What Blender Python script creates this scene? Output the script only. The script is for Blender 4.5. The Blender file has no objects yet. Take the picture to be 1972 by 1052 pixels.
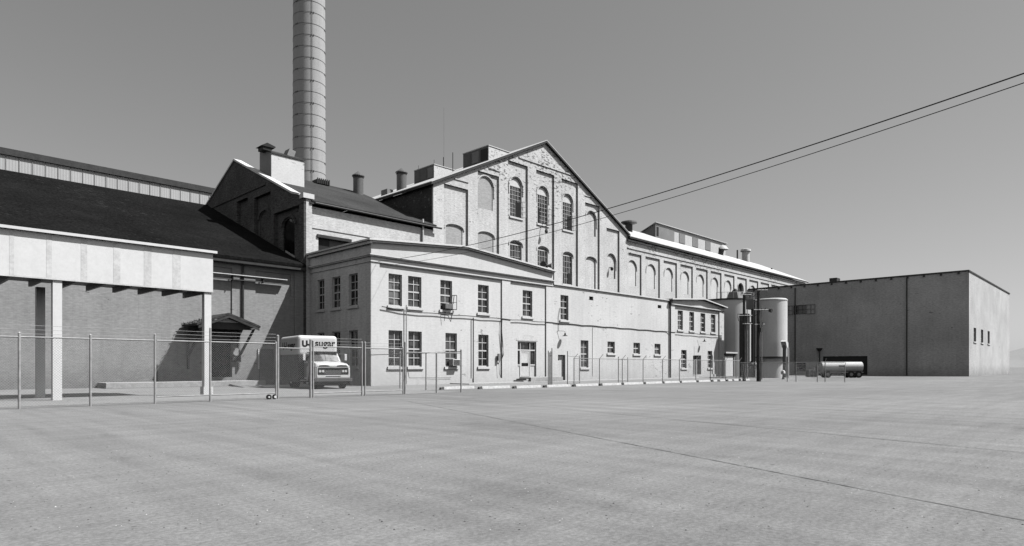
import bpy, bmesh, math, random
from mathutils import Vector, geometry
random.seed(7)
R = math.radians
scn = bpy.context.scene
COL = scn.collection
# ------------------------------------------------------------------ camera model (X along the facades, Y into depth)
CA, SA, F, CX, HY, H = .7169, .6972, 1240.0, 986.0, 706.0, 1.4
def fx(px, Y):
    t = (px-CX)/F
    return Y*(CA+SA*t)/(SA-CA*t)
def fy(px, X):
    t = (px-CX)/F
    return X*(SA-CA*t)/(CA+SA*t)
def fz(py, X, Y): return H+(HY-py)*(CA*X+SA*Y)/F
def zp(px, py, Y): return fz(py, fx(px, Y), Y)
def gnd(px, py):
    D = F*H/(py-HY); r = (px-CX)/F*D
    return (D*CA+r*SA, D*SA-r*CA)
def at(px, D):
    r = (px-CX)/F*D
    return (D*CA+r*SA, D*SA-r*CA)
# ------------------------------------------------------------------ materials
MATS = {}
def nn(nt, t, **kw):
    n = nt.nodes.new(t)
    for k, v in kw.items():
        if k in n.inputs.keys(): n.inputs[k].default_value = v
        else: setattr(n, k, v)
    return n
def g(v): return (v, v, v, 1)
def mat(name, col, rough=.8, var=.12, scale=.35, fine=.1, brick=0.0, peel=0.0, peelcol=.1, peelz=None, metal=0.0,
        spec=.3, bump=0.0, streak=0.0, peelscale=1.1, ribs=0.0, grime=0.0):
    m = bpy.data.materials.new(name); m.use_nodes = True; MATS[name] = m
    nt = m.node_tree; L = nt.links.new
    b = nt.nodes['Principled BSDF']
    b.inputs['Roughness'].default_value = rough
    b.inputs['Metallic'].default_value = metal
    b.inputs['Specular IOR Level'].default_value = spec
    geo = nn(nt, 'ShaderNodeNewGeometry')
    sep = nn(nt, 'ShaderNodeSeparateXYZ'); L(geo.outputs['Position'], sep.inputs[0])
    add = nn(nt, 'ShaderNodeMath', operation='ADD'); L(sep.outputs[0], add.inputs[0]); L(sep.outputs[1], add.inputs[1])
    uv = nn(nt, 'ShaderNodeCombineXYZ'); L(add.outputs[0], uv.inputs[0]); L(sep.outputs[2], uv.inputs[1])
    def noise(sc, det, vec=None, rgh=.6):
        n = nn(nt, 'ShaderNodeTexNoise'); n.inputs['Scale'].default_value = sc; n.inputs['Detail'].default_value = det
        n.inputs['Roughness'].default_value = rgh
        L(vec or geo.outputs['Position'], n.inputs['Vector']); return n.outputs['Fac']
    def math_(op, a, c, clamp=False):
        n = nn(nt, 'ShaderNodeMath', operation=op); n.use_clamp = clamp
        for i, q in enumerate((a, c)):
            if isinstance(q, (int, float)): n.inputs[i].default_value = q
            else: L(q, n.inputs[i])
        return n.outputs[0]
    def mapr(v, a0, a1, b0, b1):
        n = nn(nt, 'ShaderNodeMapRange'); L(v, n.inputs[0])
        for i, q in enumerate((a0, a1, b0, b1)): n.inputs[i+1].default_value = q
        return n.outputs[0]
    val = mapr(noise(scale, 6), .3, .7, 1-var, 1+var)
    if fine:
        st = nn(nt, 'ShaderNodeVectorMath', operation='MULTIPLY'); L(uv.outputs[0], st.inputs[0])
        st.inputs[1].default_value = (3.0, 9.0, 1) if brick else (6, 6, 1)
        src = st.outputs[0] if brick else None
        val = math_('MULTIPLY', val, mapr(noise(1.0 if brick else 6, 5, src, .7), .38, .62, 1-fine, 1+fine))
    if streak:
        st = nn(nt, 'ShaderNodeVectorMath', operation='MULTIPLY'); L(uv.outputs[0], st.inputs[0])
        st.inputs[1].default_value = (2.2, .12, 1)
        val = math_('MULTIPLY', val, mapr(noise(1.0, 5, st.outputs[0]), .35, .7, 1, 1-streak))
    if grime:   # splashed dirt above the ground line, ragged upper edge
        gz = math_('ADD', sep.outputs[2], math_('MULTIPLY', noise(1.3, 6, uv.outputs[0]), -2.2))
        val = math_('MULTIPLY', val, mapr(gz, -1.1, .6, 1-grime, 1))
        st = nn(nt, 'ShaderNodeVectorMath', operation='MULTIPLY'); L(uv.outputs[0], st.inputs[0]); st.inputs[1].default_value = (5.0, .25, 1)
        val = math_('MULTIPLY', val, mapr(noise(1.0, 4, st.outputs[0], .7), .56, .72, 1, 1-grime*.45))
    hgt = None
    if brick:
        bt = nn(nt, 'ShaderNodeTexBrick'); L(uv.outputs[0], bt.inputs['Vector'])
        bt.inputs['Scale'].default_value = 1.0; bt.inputs['Brick Width'].default_value = .26
        bt.inputs['Row Height'].default_value = .1; bt.inputs['Mortar Size'].default_value = .012
        bt.inputs['Color1'].default_value = g(1.0); bt.inputs['Color2'].default_value = g(1-brick*.8); bt.inputs['Mortar'].default_value = g(1-brick)
        bw = nn(nt, 'ShaderNodeRGBToBW'); L(bt.outputs['Color'], bw.inputs[0])
        val = math_('MULTIPLY', val, bw.outputs[0]); hgt = bw.outputs[0]
    if ribs:
        w = nn(nt, 'ShaderNodeTexWave'); w.wave_type = 'BANDS'; w.bands_direction = 'X'
        w.inputs['Scale'].default_value = 1.3; w.inputs['Distortion'].default_value = 0
        L(uv.outputs[0], w.inputs['Vector'])
        val = math_('MULTIPLY', val, mapr(w.outputs['Fac'], 0, 1, 1-ribs, 1)); hgt = w.outputs['Fac']
    c = math_('MULTIPLY', val, col)
    if peel:
        st = nn(nt, 'ShaderNodeVectorMath', operation='MULTIPLY'); L(uv.outputs[0], st.inputs[0])
        st.inputs[1].default_value = (1.0, 2.0, 1)
        p = noise(peelscale, 12, st.outputs[0], .72)
        big = noise(.16, 2)
        p = math_('ADD', p, mapr(big, .35, .65, -.07, .05))
        if peelz:
            p = math_('ADD', p, mapr(sep.outputs[2], peelz[0], peelz[1], -.06, .06))
        pm = mapr(p, .66-peel, .70-peel, 0, .85)
        mx = nn(nt, 'ShaderNodeMix'); mx.data_type = 'FLOAT'
        L(pm, mx.inputs[0]); L(c, mx.inputs[2]); mx.inputs[3].default_value = peelcol
        c = mx.outputs[0]
    comb = nn(nt, 'ShaderNodeCombineColor')
    for i in range(3): L(c, comb.inputs[i])
    L(comb.outputs[0], b.inputs['Base Color'])
    if bump or hgt is not None:
        bp = nn(nt, 'ShaderNodeBump'); bp.inputs['Strength'].default_value = bump or .3; bp.inputs['Distance'].default_value = .02
        L(hgt if hgt is not None else noise(14, 6), bp.inputs['Height']); L(bp.outputs[0], b.inputs['Normal'])
    return m
mat('office_paint', .87, .8, .07, .22, .05, brick=.06, streak=.08, peel=.015, peelcol=.36, peelz=(12, -1), grime=.16)
mat('office_side', .87, .85, .14, .3, .12, brick=.10, streak=.2, peel=.045, peelcol=.2)
mat('low_paint', .85, .8, .08, .22, .06, brick=.07, streak=.09, peel=.048, peelcol=.34, grime=.16)
mat('gable_paint', .82, .85, .12, .4, .16, brick=.10, streak=.12, peel=.056, peelcol=.07, peelz=(12, 25), peelscale=2.0)
mat('gable_panel', .80, .85, .09, .4, .18, brick=.10, streak=.16, peel=.042, peelcol=.09, peelz=(12, 26), peelscale=2.0)
mat('wing_paint', .80, .85, .09, .4, .16, brick=.09, streak=.12, peel=.062, peelcol=.07, peelz=(14.5, 18.4), peelscale=2.0)
mat('infill_brick', .56, .85, .08, .8, .12, brick=.2)
mat('infill_pale', .82, .85, .06, .8, .10, brick=.1)
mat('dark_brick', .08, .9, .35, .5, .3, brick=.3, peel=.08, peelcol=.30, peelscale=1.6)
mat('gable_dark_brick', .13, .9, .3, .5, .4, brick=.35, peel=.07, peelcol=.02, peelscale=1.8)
mat('grey_brick', .42, .85, .1, .4, .12, brick=.14, streak=.1, peel=.02, peelcol=.1, grime=.3)
mat('right_brick', .78, .85, .14, .25, .14, brick=.2, streak=.08, peel=.02, peelcol=.2, grime=.35)
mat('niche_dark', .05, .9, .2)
mat('white_trim', .9, .6, .04, .6, .03, streak=.04)
mat('sash', .74, .6, .05)
mat('stone', .78, .8, .08, .8, .1)
mat('cornice', .82, .7, .05, .5, .06)
mat('tar_roof', .014, 1, .3, .25, .5, streak=.2, peel=.045, peelcol=.055, peelscale=2.2, spec=.05, bump=.4)
mat('grey_roof', .07, .9, .22, .25, .25, streak=.2, spec=.1)
mat('metal_roof', .86, .45, .07, .2, .06, metal=0, streak=.12, spec=.5, ribs=.14)
mat('roof_fascia', .07, .8, .2)
mat('panel_siding', .60, .6, .05, .3, .04, ribs=.18)
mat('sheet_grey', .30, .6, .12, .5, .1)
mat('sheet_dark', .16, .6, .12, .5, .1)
mat('sheet_pale', .72, .6, .08, .6, .08, peel=.0)
mat('penthouse_white', .82, .7, .05, .7, .06, peel=.06, peelcol=.3, peelz=(17.5, 20.4), peelscale=2.4)
mat('black_metal', .02, .6, .2)
mat('iron', .06, .55, .25, 1.5)
mat('stack_metal', .15, .5, .15, .8, .1, metal=.0, spec=.5)
mat('chimney_concrete', .50, .8, .05, .15, .06, streak=.12)
mat('hoop_iron', .2, .7, .2)
mat('tank_paint', .84, .6, .04, .3, .03, streak=.1)
mat('silo_paint', .86, .6, .05, .3, .04, streak=.12)
mat('pole_wood', .07, .9, .3, 2.5, .3, streak=.3)
mat('pole_hardware', .5, .5, .1)
mat('galvanized', .42, .45, .12, 3, .1, metal=.0, spec=.5)
mat('chain_wire', .48, .5, .1, 3, 0, spec=.5)
mat('concrete', .50, .9, .10, .9, .14, bump=.2)
mat('curb_white', .62, .8, .10, 2.0, .15, peel=.02, peelcol=.4, peelscale=4)
mat('rubber', .02, .8, .2)
mat('truck_white', .82, .35, .03, 1, .03, spec=.5)
mat('bumper_grey', .12, .45, .1, 2, .1, spec=.5)
mat('truck_grey', .26, .35, .04, 1, .03, spec=.5)
mat('truck_dark', .06, .5, .2, 1.5, .1, streak=.4)
mat('chrome', .6, .2, .04, metal=.9)
mat('lettering', .015, .7, 0)
mat('wood_grey', .25, .9, .2, 2, .2, streak=.3)
mat('door_pale', .74, .7, .05)
mat('door_grey', .16, .7, .1)
mat('wire_black', .015, .6, 0)
mat('shingle', .06, .9, .3, 2.5, .4, bump=.4)
mat('weeds', .16, .9, .3, 4, .4)
mat('sign_white', .8, .5, .05)
def glass(name, col, col2, scale, rough=.08):
    m = bpy.data.materials.new(name); m.use_nodes = True; MATS[name] = m
    nt = m.node_tree; L = nt.links.new; b = nt.nodes['Principled BSDF']
    geo = nn(nt, 'ShaderNodeNewGeometry')
    sc = nn(nt, 'ShaderNodeVectorMath', operation='MULTIPLY'); L(geo.outputs['Position'], sc.inputs[0]); sc.inputs[1].default_value = (scale, scale, scale*.35)
    n = nn(nt, 'ShaderNodeTexNoise'); n.inputs['Scale'].default_value = 1; n.inputs['Detail'].default_value = 3
    L(sc.outputs[0], n.inputs['Vector'])
    vo = nn(nt, 'ShaderNodeTexVoronoi'); vo.inputs['Scale'].default_value = 1.9; vo.inputs['Randomness'].default_value = .25
    L(geo.outputs['Position'], vo.inputs['Vector']); vb = nn(nt, 'ShaderNodeRGBToBW'); L(vo.outputs['Color'], vb.inputs[0])
    mxn = nn(nt, 'ShaderNodeMath', operation='MULTIPLY_ADD'); L(vb.outputs[0], mxn.inputs[0]); mxn.inputs[1].default_value = .22; L(n.outputs['Fac'], mxn.inputs[2])
    sb = nn(nt, 'ShaderNodeMath', operation='SUBTRACT'); L(mxn.outputs[0], sb.inputs[0]); sb.inputs[1].default_value = .11
    r = nn(nt, 'ShaderNodeValToRGB'); r.color_ramp.elements[0].position = .42; r.color_ramp.elements[1].position = .58
    r.color_ramp.elements[0].color = g(col); r.color_ramp.elements[1].color = g(col2)
    L(sb.outputs[0], r.inputs[0]); L(r.outputs[0], b.inputs['Base Color'])
    b.inputs['Roughness'].default_value = rough; b.inputs['Specular IOR Level'].default_value = .6
    n2 = nn(nt, 'ShaderNodeTexNoise'); n2.inputs['Scale'].default_value = 1.7; L(geo.outputs['Position'], n2.inputs['Vector'])
    bp = nn(nt, 'ShaderNodeBump'); bp.inputs['Strength'].default_value = .25; bp.inputs['Distance'].default_value = .05
    L(n2.outputs['Fac'], bp.inputs['Height']); L(bp.outputs[0], b.inputs['Normal'])
glass('glass_dark', .012, .05, 2.2)
glass('glass_curtain', .05, .22, 2.6)
glass('glass_mid', .03, .12, 1.8)
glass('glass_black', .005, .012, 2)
glass('glass_truck', .12, .4, 1.6)
GL = ['glass_dark', 'glass_mid', 'glass_curtain']
# ------------------------------------------------------------------ mesh helpers
ROOTS = {}
class MB:
    def __init__(s): s.v = []; s.f = []; s.smooth = []
    def add(s, vs, fs, smooth=False):
        k = len(s.v); s.v += [tuple(q) for q in vs]
        for f in fs: s.f.append(tuple(i+k for i in f)); s.smooth.append(smooth)
        return s
    def box(s, x0, x1, y0, y1, z0, z1):
        return s.add([(x0,y0,z0),(x1,y0,z0),(x1,y1,z0),(x0,y1,z0),(x0,y0,z1),(x1,y0,z1),(x1,y1,z1),(x0,y1,z1)],
                     [(0,3,2,1),(4,5,6,7),(0,1,5,4),(1,2,6,5),(2,3,7,6),(3,0,4,7)])
    def ob(s, o, u0, u1, v0, v1, p0, p1):
        return s.box(u0,u1,p0,p1,v0,v1) if o == 'F' else s.box(p0,p1,u0,u1,v0,v1)
    def plate(s, o, outer, holes, p0, p1):
        loops = [list(outer)]+[list(h) for h in holes]
        tr = geometry.tessellate_polygon([[Vector((a, b, 0)) for a, b in lp] for lp in loops])
        flat = [q for lp in loops for q in lp]; n = len(flat)
        m = {'F': lambda u, v, p: (u, p, v), 'L': lambda u, v, p: (p, u, v), 'T': lambda u, v, p: (u, v, p)}[o]
        vs = [m(u, v, p0) for u, v in flat]+[m(u, v, p1) for u, v in flat]
        fs = [tuple(t) for t in tr]+[tuple(i+n for i in reversed(t)) for t in tr]
        k = 0
        for lp in loops:
            c = len(lp)
            for i in range(c):
                a, b = k+i, k+(i+1) % c
                fs.append((a, b, b+n, a+n))
            k += c
        return s.add(vs, fs)
    def tube(s, pts, r, n=8, caps=True, r1=None):
        pts = [Vector(p) for p in pts]; m = len(pts); vs = []
        for i, p in enumerate(pts):
            d = (pts[min(i+1, m-1)]-pts[max(i-1, 0)]).normalized()
            a = d.cross(Vector((0, 0, 1)))
            if a.length < 1e-3: a = Vector((1, 0, 0))
            a.normalize(); b = d.cross(a)
            rr = r if r1 is None else r+(r1-r)*i/(m-1)
            for k in range(n):
                t = 2*math.pi*k/n
                vs.append(p+a*math.cos(t)*rr+b*math.sin(t)*rr)
        fs = []
        for i in range(m-1):
            for k in range(n):
                fs.append((i*n+k, i*n+(k+1) % n, (i+1)*n+(k+1) % n, (i+1)*n+k))
        s.add(vs, fs, n > 6)
        if caps:
            s.add(vs[:n], [tuple(reversed(range(n)))]); s.add(vs[-n:], [tuple(range(n))])
        return s
    def lathe(s, c, prof, n=24, smooth=True):
        vs = []; m = len(prof)
        for (r, z) in prof:
            for k in range(n):
                t = 2*math.pi*k/n; vs.append((c[0]+r*math.cos(t), c[1]+r*math.sin(t), z))
        fs = [(i*n+k, i*n+(k+1) % n, (i+1)*n+(k+1) % n, (i+1)*n+k) for i in range(m-1) for k in range(n)]
        s.add(vs, fs, smooth)
        s.add(vs[:n], [tuple(reversed(range(n)))]); s.add(vs[-n:], [tuple(range(n))])
        return s
    def disc(s, c, ax, r, n=14, d=.03):
        c = Vector(c); ax = Vector(ax).normalized()
        return s.tube([c, c+ax*d], r, n)
    def build(s, name, m, parent=None, bevel=0, weld=True):
        off = Vector((0, 0, 0)); q = parent
        while q is not None and q.parent: q = q.parent
        if q is not None and q.name in ROOTS: off = ROOTS[q.name]
        me = bpy.data.meshes.new(name)
        me.from_pydata([(a-off.x, b-off.y, c-off.z) for a, b, c in s.v], [], s.f)
        me.polygons.foreach_set('use_smooth', s.smooth)
        me.materials.append(MATS[m])
        bm = bmesh.new(); bm.from_mesh(me)
        if weld: bmesh.ops.remove_doubles(bm, verts=bm.verts, dist=1e-5)
        bmesh.ops.recalc_face_normals(bm, faces=bm.faces)
        bm.to_mesh(me); bm.free()
        if any(s.smooth): me.set_sharp_from_angle(angle=R(40))
        o = bpy.data.objects.new(name, me); COL.objects.link(o)
        if parent: o.parent = parent
        if bevel:
            bv = o.modifiers.new('bevel', 'BEVEL'); bv.width = bevel; bv.segments = 3; bv.limit_method = 'ANGLE'
        return o
def tag(o, label=None, cat=None, group=None, kind=None):
    if label: o['label'] = label
    if cat: o['category'] = cat
    if group: o['group'] = group
    if kind: o['kind'] = kind
    return o
def root(name, loc, label, cat, group=None, local=False, rz=0):
    o = bpy.data.objects.new(name, None); COL.objects.link(o)
    o.location = loc; o.rotation_euler = (0, 0, rz)
    if not local: ROOTS[o.name] = Vector(loc)
    o.empty_display_size = .3
    return tag(o, label, cat, group)
def copy_thing(o, parent=None, label=None, loc=None):
    c = o.copy(); COL.objects.link(c)
    if parent: c.parent = parent
    if label: c['label'] = label
    if loc: c.location = loc
    for ch in list(o.children): copy_thing(ch, c)
    return c
def rect(u0, u1, v0, v1): return [(u0, v0), (u1, v0), (u1, v1), (u0, v1)]
def arch(u0, u1, v0, v1, rise, n=12):
    c = (u0+u1)/2; a = (u1-u0)/2; sp = v1-rise
    return [(u0, v0), (u1, v0)]+[(c+a*math.cos(math.pi*i/n), sp+rise*math.sin(math.pi*i/n)) for i in range(n+1)]
def window(par, o, u0, u1, v0, v1, pos, cols, rows, gl=None, face=None, arc=0, sill=True, mid=None, mw=.045, fan=False, blankfan=False, fm='sash'):
    """sash and muntins (window) > pane, sill; pos = plane of the glass, face = plane of the wall"""
    m = MB(); sp = v1-arc; fw = .07
    m.ob(o, u0, u0+fw, v0, sp, pos-.06, pos+.02); m.ob(o, u1-fw, u1, v0, sp, pos-.06, pos+.02)
    m.ob(o, u0+fw, u1-fw, v0, v0+.09, pos-.06, pos+.02)
    if not arc: m.ob(o, u0+fw, u1-fw, v1-.07, v1, pos-.06, pos+.02)
    for i in range(1, cols):
        u = u0+(u1-u0)*i/cols; m.ob(o, u-mw/2, u+mw/2, v0+.09, (sp if arc else v1-.07), pos-.04, pos+.01)
    for j in range(1, rows):
        v = v0+(sp-v0)*j/rows; h = mw*(1.0 if j*2 == rows else .5)
        m.ob(o, u0+fw, u1-fw, v-h, v+h, pos-.047, pos+.013)
    if arc:
        n = 14; c = (u0+u1)/2; a = (u1-u0)/2
        ou = [(c+a*math.cos(math.pi*i/n), sp+arc*math.sin(math.pi*i/n)) for i in range(n+1)]
        inn = [(c+(a-fw)*math.cos(math.pi*i/n), sp+(arc-fw)*math.sin(math.pi*i/n)) for i in range(n+1)]
        m.plate(o, ou+inn[::-1], [], pos-.06, pos+.02)
        m.ob(o, u0+fw, u1-fw, sp-.05, sp+.05, pos-.055, pos+.015)
    w = m.build('window', fm, par, weld=False)
    gm = gl or random.choice(GL)
    if arc:
        pl = arch(u0, u1, v0, v1, arc)
        if blankfan:
            MB().plate(o, rect(u0, u1, v0, sp), [], pos, pos+.02).build('pane', gm, w)
            n = 14; c = (u0+u1)/2; a = (u1-u0)/2-.02
            ou = [(c+a*math.cos(math.pi*i/n), sp+(arc-.02)*math.sin(math.pi*i/n)) for i in range(n+1)]
            MB().plate(o, ou, [], pos-.03, pos+.02).build('arch_panel', 'infill_pale', w)
        else: MB().plate(o, pl, [], pos, pos+.02).build('pane', gm, w)
    else: MB().ob(o, u0, u1, v0, v1, pos, pos+.02).build('pane', gm, w)
    if sill and face is not None:
        MB().ob(o, u0-.14, u1+.14, v0-.2, v0, face-.11, pos-.06).build('sill', 'stone', w, bevel=.015)
    return w
def sash_open(par, hinge, ang, w, v0, v1, pos, rows=2, cols=1):
    """an open casement leaf hinged at (hinge, pos), swung ang degrees from the +X direction outwards"""
    m = MB(); dx, dy = math.cos(R(ang)), -math.sin(R(ang)); nx, ny = -dy*.02, dx*.02
    def bar(a, b, z0, z1):
        vs = []
        for z in (z0, z1):
            for (t, sg) in ((a, -1), (b, -1), (b, 1), (a, 1)): vs.append((hinge+dx*t+nx*sg, pos+dy*t+ny*sg, z))
        m.add(vs, [(0,3,2,1),(4,5,6,7),(0,1,5,4),(1,2,6,5),(2,3,7,6),(3,0,4,7)])
    bar(0, .06, v0, v1); bar(w-.06, w, v0, v1); bar(.06, w-.06, v0, v0+.06); bar(.06, w-.06, v1-.06, v1)
    for j in range(1, rows): z = v0+(v1-v0)*j/rows; bar(.06, w-.06, z-.02, z+.02)
    for j in range(1, cols): bar(w*j/cols-.02, w*j/cols+.02, v0+.06, v1-.06)
    return m.build('open_casement', 'sash', par, weld=False)
# ------------------------------------------------------------------ sky, sun, camera
w = bpy.data.worlds.new('World'); scn.world = w; w.use_nodes = True
nt = w.node_tree; bg = nt.nodes['Background']
SUN = Vector((.85, -1, 1.8)).normalized()
sky = nt.nodes.new('ShaderNodeTexSky'); sky.sky_type = 'NISHITA'; sky.sun_disc = False
sky.sun_elevation = math.asin(SUN.z); sky.sun_rotation = math.atan2(SUN.x, SUN.y)
sky.air_density = 1.0; sky.dust_density = .6; sky.ozone_density = 2.0
sp = nt.nodes.new('ShaderNodeRGBToBW'); nt.links.new(sky.outputs[0], sp.inputs[0])
pw = nt.nodes.new('ShaderNodeMath'); pw.operation = 'POWER'; pw.inputs[1].default_value = .75; nt.links.new(sp.outputs[0], pw.inputs[0])
nt.links.new(pw.outputs[0], bg.inputs[0]); bg.inputs[1].default_value = .15
sl = bpy.data.lights.new('sun', 'SUN'); sl.energy = 5.0; sl.angle = R(.53); sl.color = (1, 1, 1)
so = bpy.data.objects.new('sun', sl); COL.objects.link(so); so.rotation_euler = SUN.to_track_quat('Z', 'Y').to_euler()
so.location = (0, -20, 40)
cam = bpy.data.cameras.new('camera'); co = bpy.data.objects.new('camera', cam); COL.objects.link(co); scn.camera = co
co.location = (0, 0, H); co.rotation_euler = (R(90), 0, -math.atan2(CA, SA))
cam.sensor_width = 36; cam.lens = F/1972*36; cam.shift_y = (HY-526)/1972; cam.clip_end = 4000
scn.cycles.diffuse_bounces = 0
vs_ = scn.view_settings; vs_.view_transform = 'Standard'; vs_.look = 'None'; vs_.exposure = 0; vs_.gamma = 1
# ------------------------------------------------------------------ ground
def ground_mat():
    m = bpy.data.materials.new('asphalt'); m.use_nodes = True; MATS['asphalt'] = m
    nt = m.node_tree; L = nt.links.new; b = nt.nodes['Principled BSDF']; b.inputs['Roughness'].default_value = .9
    b.inputs['Specular IOR Level'].default_value = .2
    geo = nn(nt, 'ShaderNodeNewGeometry')
    def noise(sc, det, mul=(1, 1, 1), rot=0, r=.6):
        mp = nn(nt, 'ShaderNodeMapping'); L(geo.outputs['Position'], mp.inputs[0]); mp.inputs['Scale'].default_value = mul; mp.inputs['Rotation'].default_value = (0, 0, rot)
        n = nn(nt, 'ShaderNodeTexNoise'); n.inputs['Scale'].default_value = sc; n.inputs['Detail'].default_value = det; n.inputs['Roughness'].default_value = r
        L(mp.outputs[0], n.inputs['Vector']); return n.outputs['Fac']
    def mr(v, a0, a1, b0, b1):
        n = nn(nt, 'ShaderNodeMapRange'); L(v, n.inputs[0])
        for i, q in enumerate((a0, a1, b0, b1)): n.inputs[i+1].default_value = q
        return n.outputs[0]
    def mul(a, c):
        n = nn(nt, 'ShaderNodeMath', operation='MULTIPLY'); L(a, n.inputs[0])
        if isinstance(c, float): n.inputs[1].default_value = c
        else: L(c, n.inputs[1])
        return n.outputs[0]
    v = mr(noise(.12, 5), .3, .7, .90, 1.10)
    v = mul(v, mr(noise(1.0, 6, (1.6, .12, 1), R(-50)), .36, .64, .90, 1.10))      # tyre-swept streaks
    v = mul(v, mr(noise(1.0, 6, (.16, 1.6, 1), R(-28)), .36, .64, .93, 1.07))
    v = mul(v, mr(noise(20, 5, r=.8), .4, .6, .80, 1.20))
    v = mul(v, mr(noise(.055, 3, (1, 1, 1), 0, .5), .42, .58, .93, 1.06))                       # aggregate
    v = mul(v, mr(noise(1.0, 5, (1.2, 9.0, 1), R(-40), .7), .38, .62, .95, 1.05))
    v = mul(v, mr(noise(5.5, 1, r=.3), .17, .21, .45, 1.0))
    v = mul(v, mr(noise(.9, 5, (.25, 2.2, 1), R(-38), .7), .60, .72, 1.0, .86))
    v = mul(v, mr(noise(.35, 6, (1, .5, 1), R(30), .7), .36, .44, .86, 1.0))                      # oil spots
    v = mul(v, mr(noise(.5, 8, (1, .2, 1), R(-20), .75), .64, .74, 1.0, 1.22))    # dusty smears
    c = mul(v, .258)
    cc = nn(nt, 'ShaderNodeCombineColor')
    for i in range(3): L(c, cc.inputs[i])
    L(cc.outputs[0], b.inputs['Base Color'])
    bp = nn(nt, 'ShaderNodeBump'); bp.inputs['Strength'].default_value = .5; bp.inputs['Distance'].default_value = .01
    L(noise(70, 4), bp.inputs['Height']); L(bp.outputs[0], b.inputs['Normal'])
ground_mat()
mat('yard_gravel', .31, .95, .10, .3, .2, bump=.3)
mat('seam_tar', .16, .8, .2, 2, .3)
mat('faded_paint', .31, .95, .10, 3, .2)
tag(MB().add([(-1500,-1500,0),(2500,-1500,0),(2500,2500,0),(-1500,2500,0)], [(0,1,2,3)]).build('ground', 'asphalt'), kind='structure')
tag(MB().add([(-60,26.7,.004),(23.3,26.7,.004),(23.3,30.2,.004),(83,28.7,.004),(83,48.8,.004),(-60,48.8,.004)], [(0,1,2,3,4,5)]).build('yard', 'yard_gravel'), kind='structure')
def ribbon(name, pts, wd, m, z=.006, jit=0):
    vs = []; fs = []
    n = len(pts)
    for i, (x, y) in enumerate(pts):
        a = Vector(pts[max(i-1, 0)]); b = Vector(pts[min(i+1, n-1)]); d = (b-a).normalized(); q = Vector((-d.y, d.x))*wd/2*(1+random.uniform(-jit, jit))
        ox = random.uniform(-jit, jit)*wd*.5
        vs += [(x+q.x+ox, y+q.y, z), (x-q.x+ox, y-q.y, z)]
    for i in range(n-1): fs.append((2*i, 2*i+1, 2*i+3, 2*i+2))
    return tag(MB().add(vs, fs).build(name, m), kind='structure')
def lerp(p, q, n): return [(p[0]+(q[0]-p[0])*i/n, p[1]+(q[1]-p[1])*i/n) for i in range(n+1)]
ribbon('pavement_seam', lerp((16.1, 22.2), (5.2, -4.8), 160), .022, 'seam_tar', jit=.5)
def grit(name, n, m, r0, r1, seed, lb):
    rnd = random.Random(seed); mb = MB()
    for i in range(n):
        D = 5.5+22*rnd.random()**1.4; t = rnd.uniform(-.8, .8); x = D*CA+t*D*SA; y = D*SA-t*D*CA
        q = rnd.uniform(r0, r1); a = rnd.uniform(0, 3.14); vs = []
        for k in range(5): aa = a+k*1.2566; vs.append((x+q*rnd.uniform(.7, 1.2)*math.cos(aa), y+q*rnd.uniform(.7, 1.2)*math.sin(aa), .001))
        vs.append((x, y, q*rnd.uniform(.5, .9)))
        mb.add(vs, [(k, (k+1) % 5, 5) for k in range(5)])
    return tag(mb.build(name, m, weld=False), lb, 'gravel', kind='stuff')
mat('pebble_dark', .1, .9, .3, 3, .3)
mat('pebble_pale', .55, .9, .3, 3, .3)
grit('loose_stones', 1100, 'pebble_dark', .004, .012, 3, 'small dark stones scattered over the asphalt lot')
grit('pale_grit', 500, 'pebble_pale', .004, .010, 5, 'small pale grit scattered over the asphalt lot')
tag(MB().box(33.5, 81.2, 37.2, 39.6, -.1, .07).build('pavement', 'concrete', bevel=.01), kind='structure')
tag(MB().box(25.0, 81.2, 39.2, 39.47, .0, .2).build('footing', 'concrete'), kind='structure') if False else None
# low hills on the horizon
hv = []; hf = []; n = 90
for i in range(n+1):
    a = R(-60)+R(190)*i/n; d = 1250
    h_ = 26+16*math.sin(i*.31)+9*math.sin(i*.83+1)+5*math.sin(i*1.9)
    for dd, zz in ((0, -1), (60, h_*.55), (160, h_), (400, -1)):
        hv.append(((d+dd)*math.cos(a), (d+dd)*math.sin(a), zz*1.0))
for i in range(n):
    for j in range(3): hf.append((i*4+j, (i+1)*4+j, (i+1)*4+j+1, i*4+j+1))
mat('hill_scrub', .34, 1, .15, .01, .2, spec=0)
tag(MB().add(hv, hf, True).build('hills', 'hill_scrub'), kind='structure')
# ------------------------------------------------------------------ office building (two storeys, pediment)
Y0 = 39.5; X0 = 26.1; X1 = fx(1065, Y0)
off = root('office_building', (36, 44, 0), 'white two-storey brick office building with low pediment, right beside the parked truck', 'building')
PK = (fx(897, Y0), 11.0)
pa0, pa1, pb0, pb1 = fx(731, Y0), fx(967, Y0), fx(983, Y0), fx(1052, Y0)
PT = 8.88
skin = MB().plate('F', [(X0, 0), (X1, 0), (X1, 10.2), PK, (X0, 10.32)], [rect(pa0, pa1, .4, PT), rect(pb0, pb1, .4, PT)], Y0, Y0+.11)
skin.build('pilaster_wall', 'office_paint', off)
Yb = Y0+.112
wins = []
for (a, b) in ((750, 775.8), (787.7, 813.3), (849.8, 872.4), (922.2, 943), (1008.3, 1026.8)):
    wins.append((fx(a, Y0), fx(b, Y0), 5.9, 8.27))
for (a, b) in ((750, 776.5), (788.3, 814), (859.6, 881.7), (923, 942.6)):
    wins.append((fx(a, Y0), fx(b, Y0), 1.38, 4.08))
dr = (fx(998.7, Y0), fx(1034.5, Y0), .47, 3.66)
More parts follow.
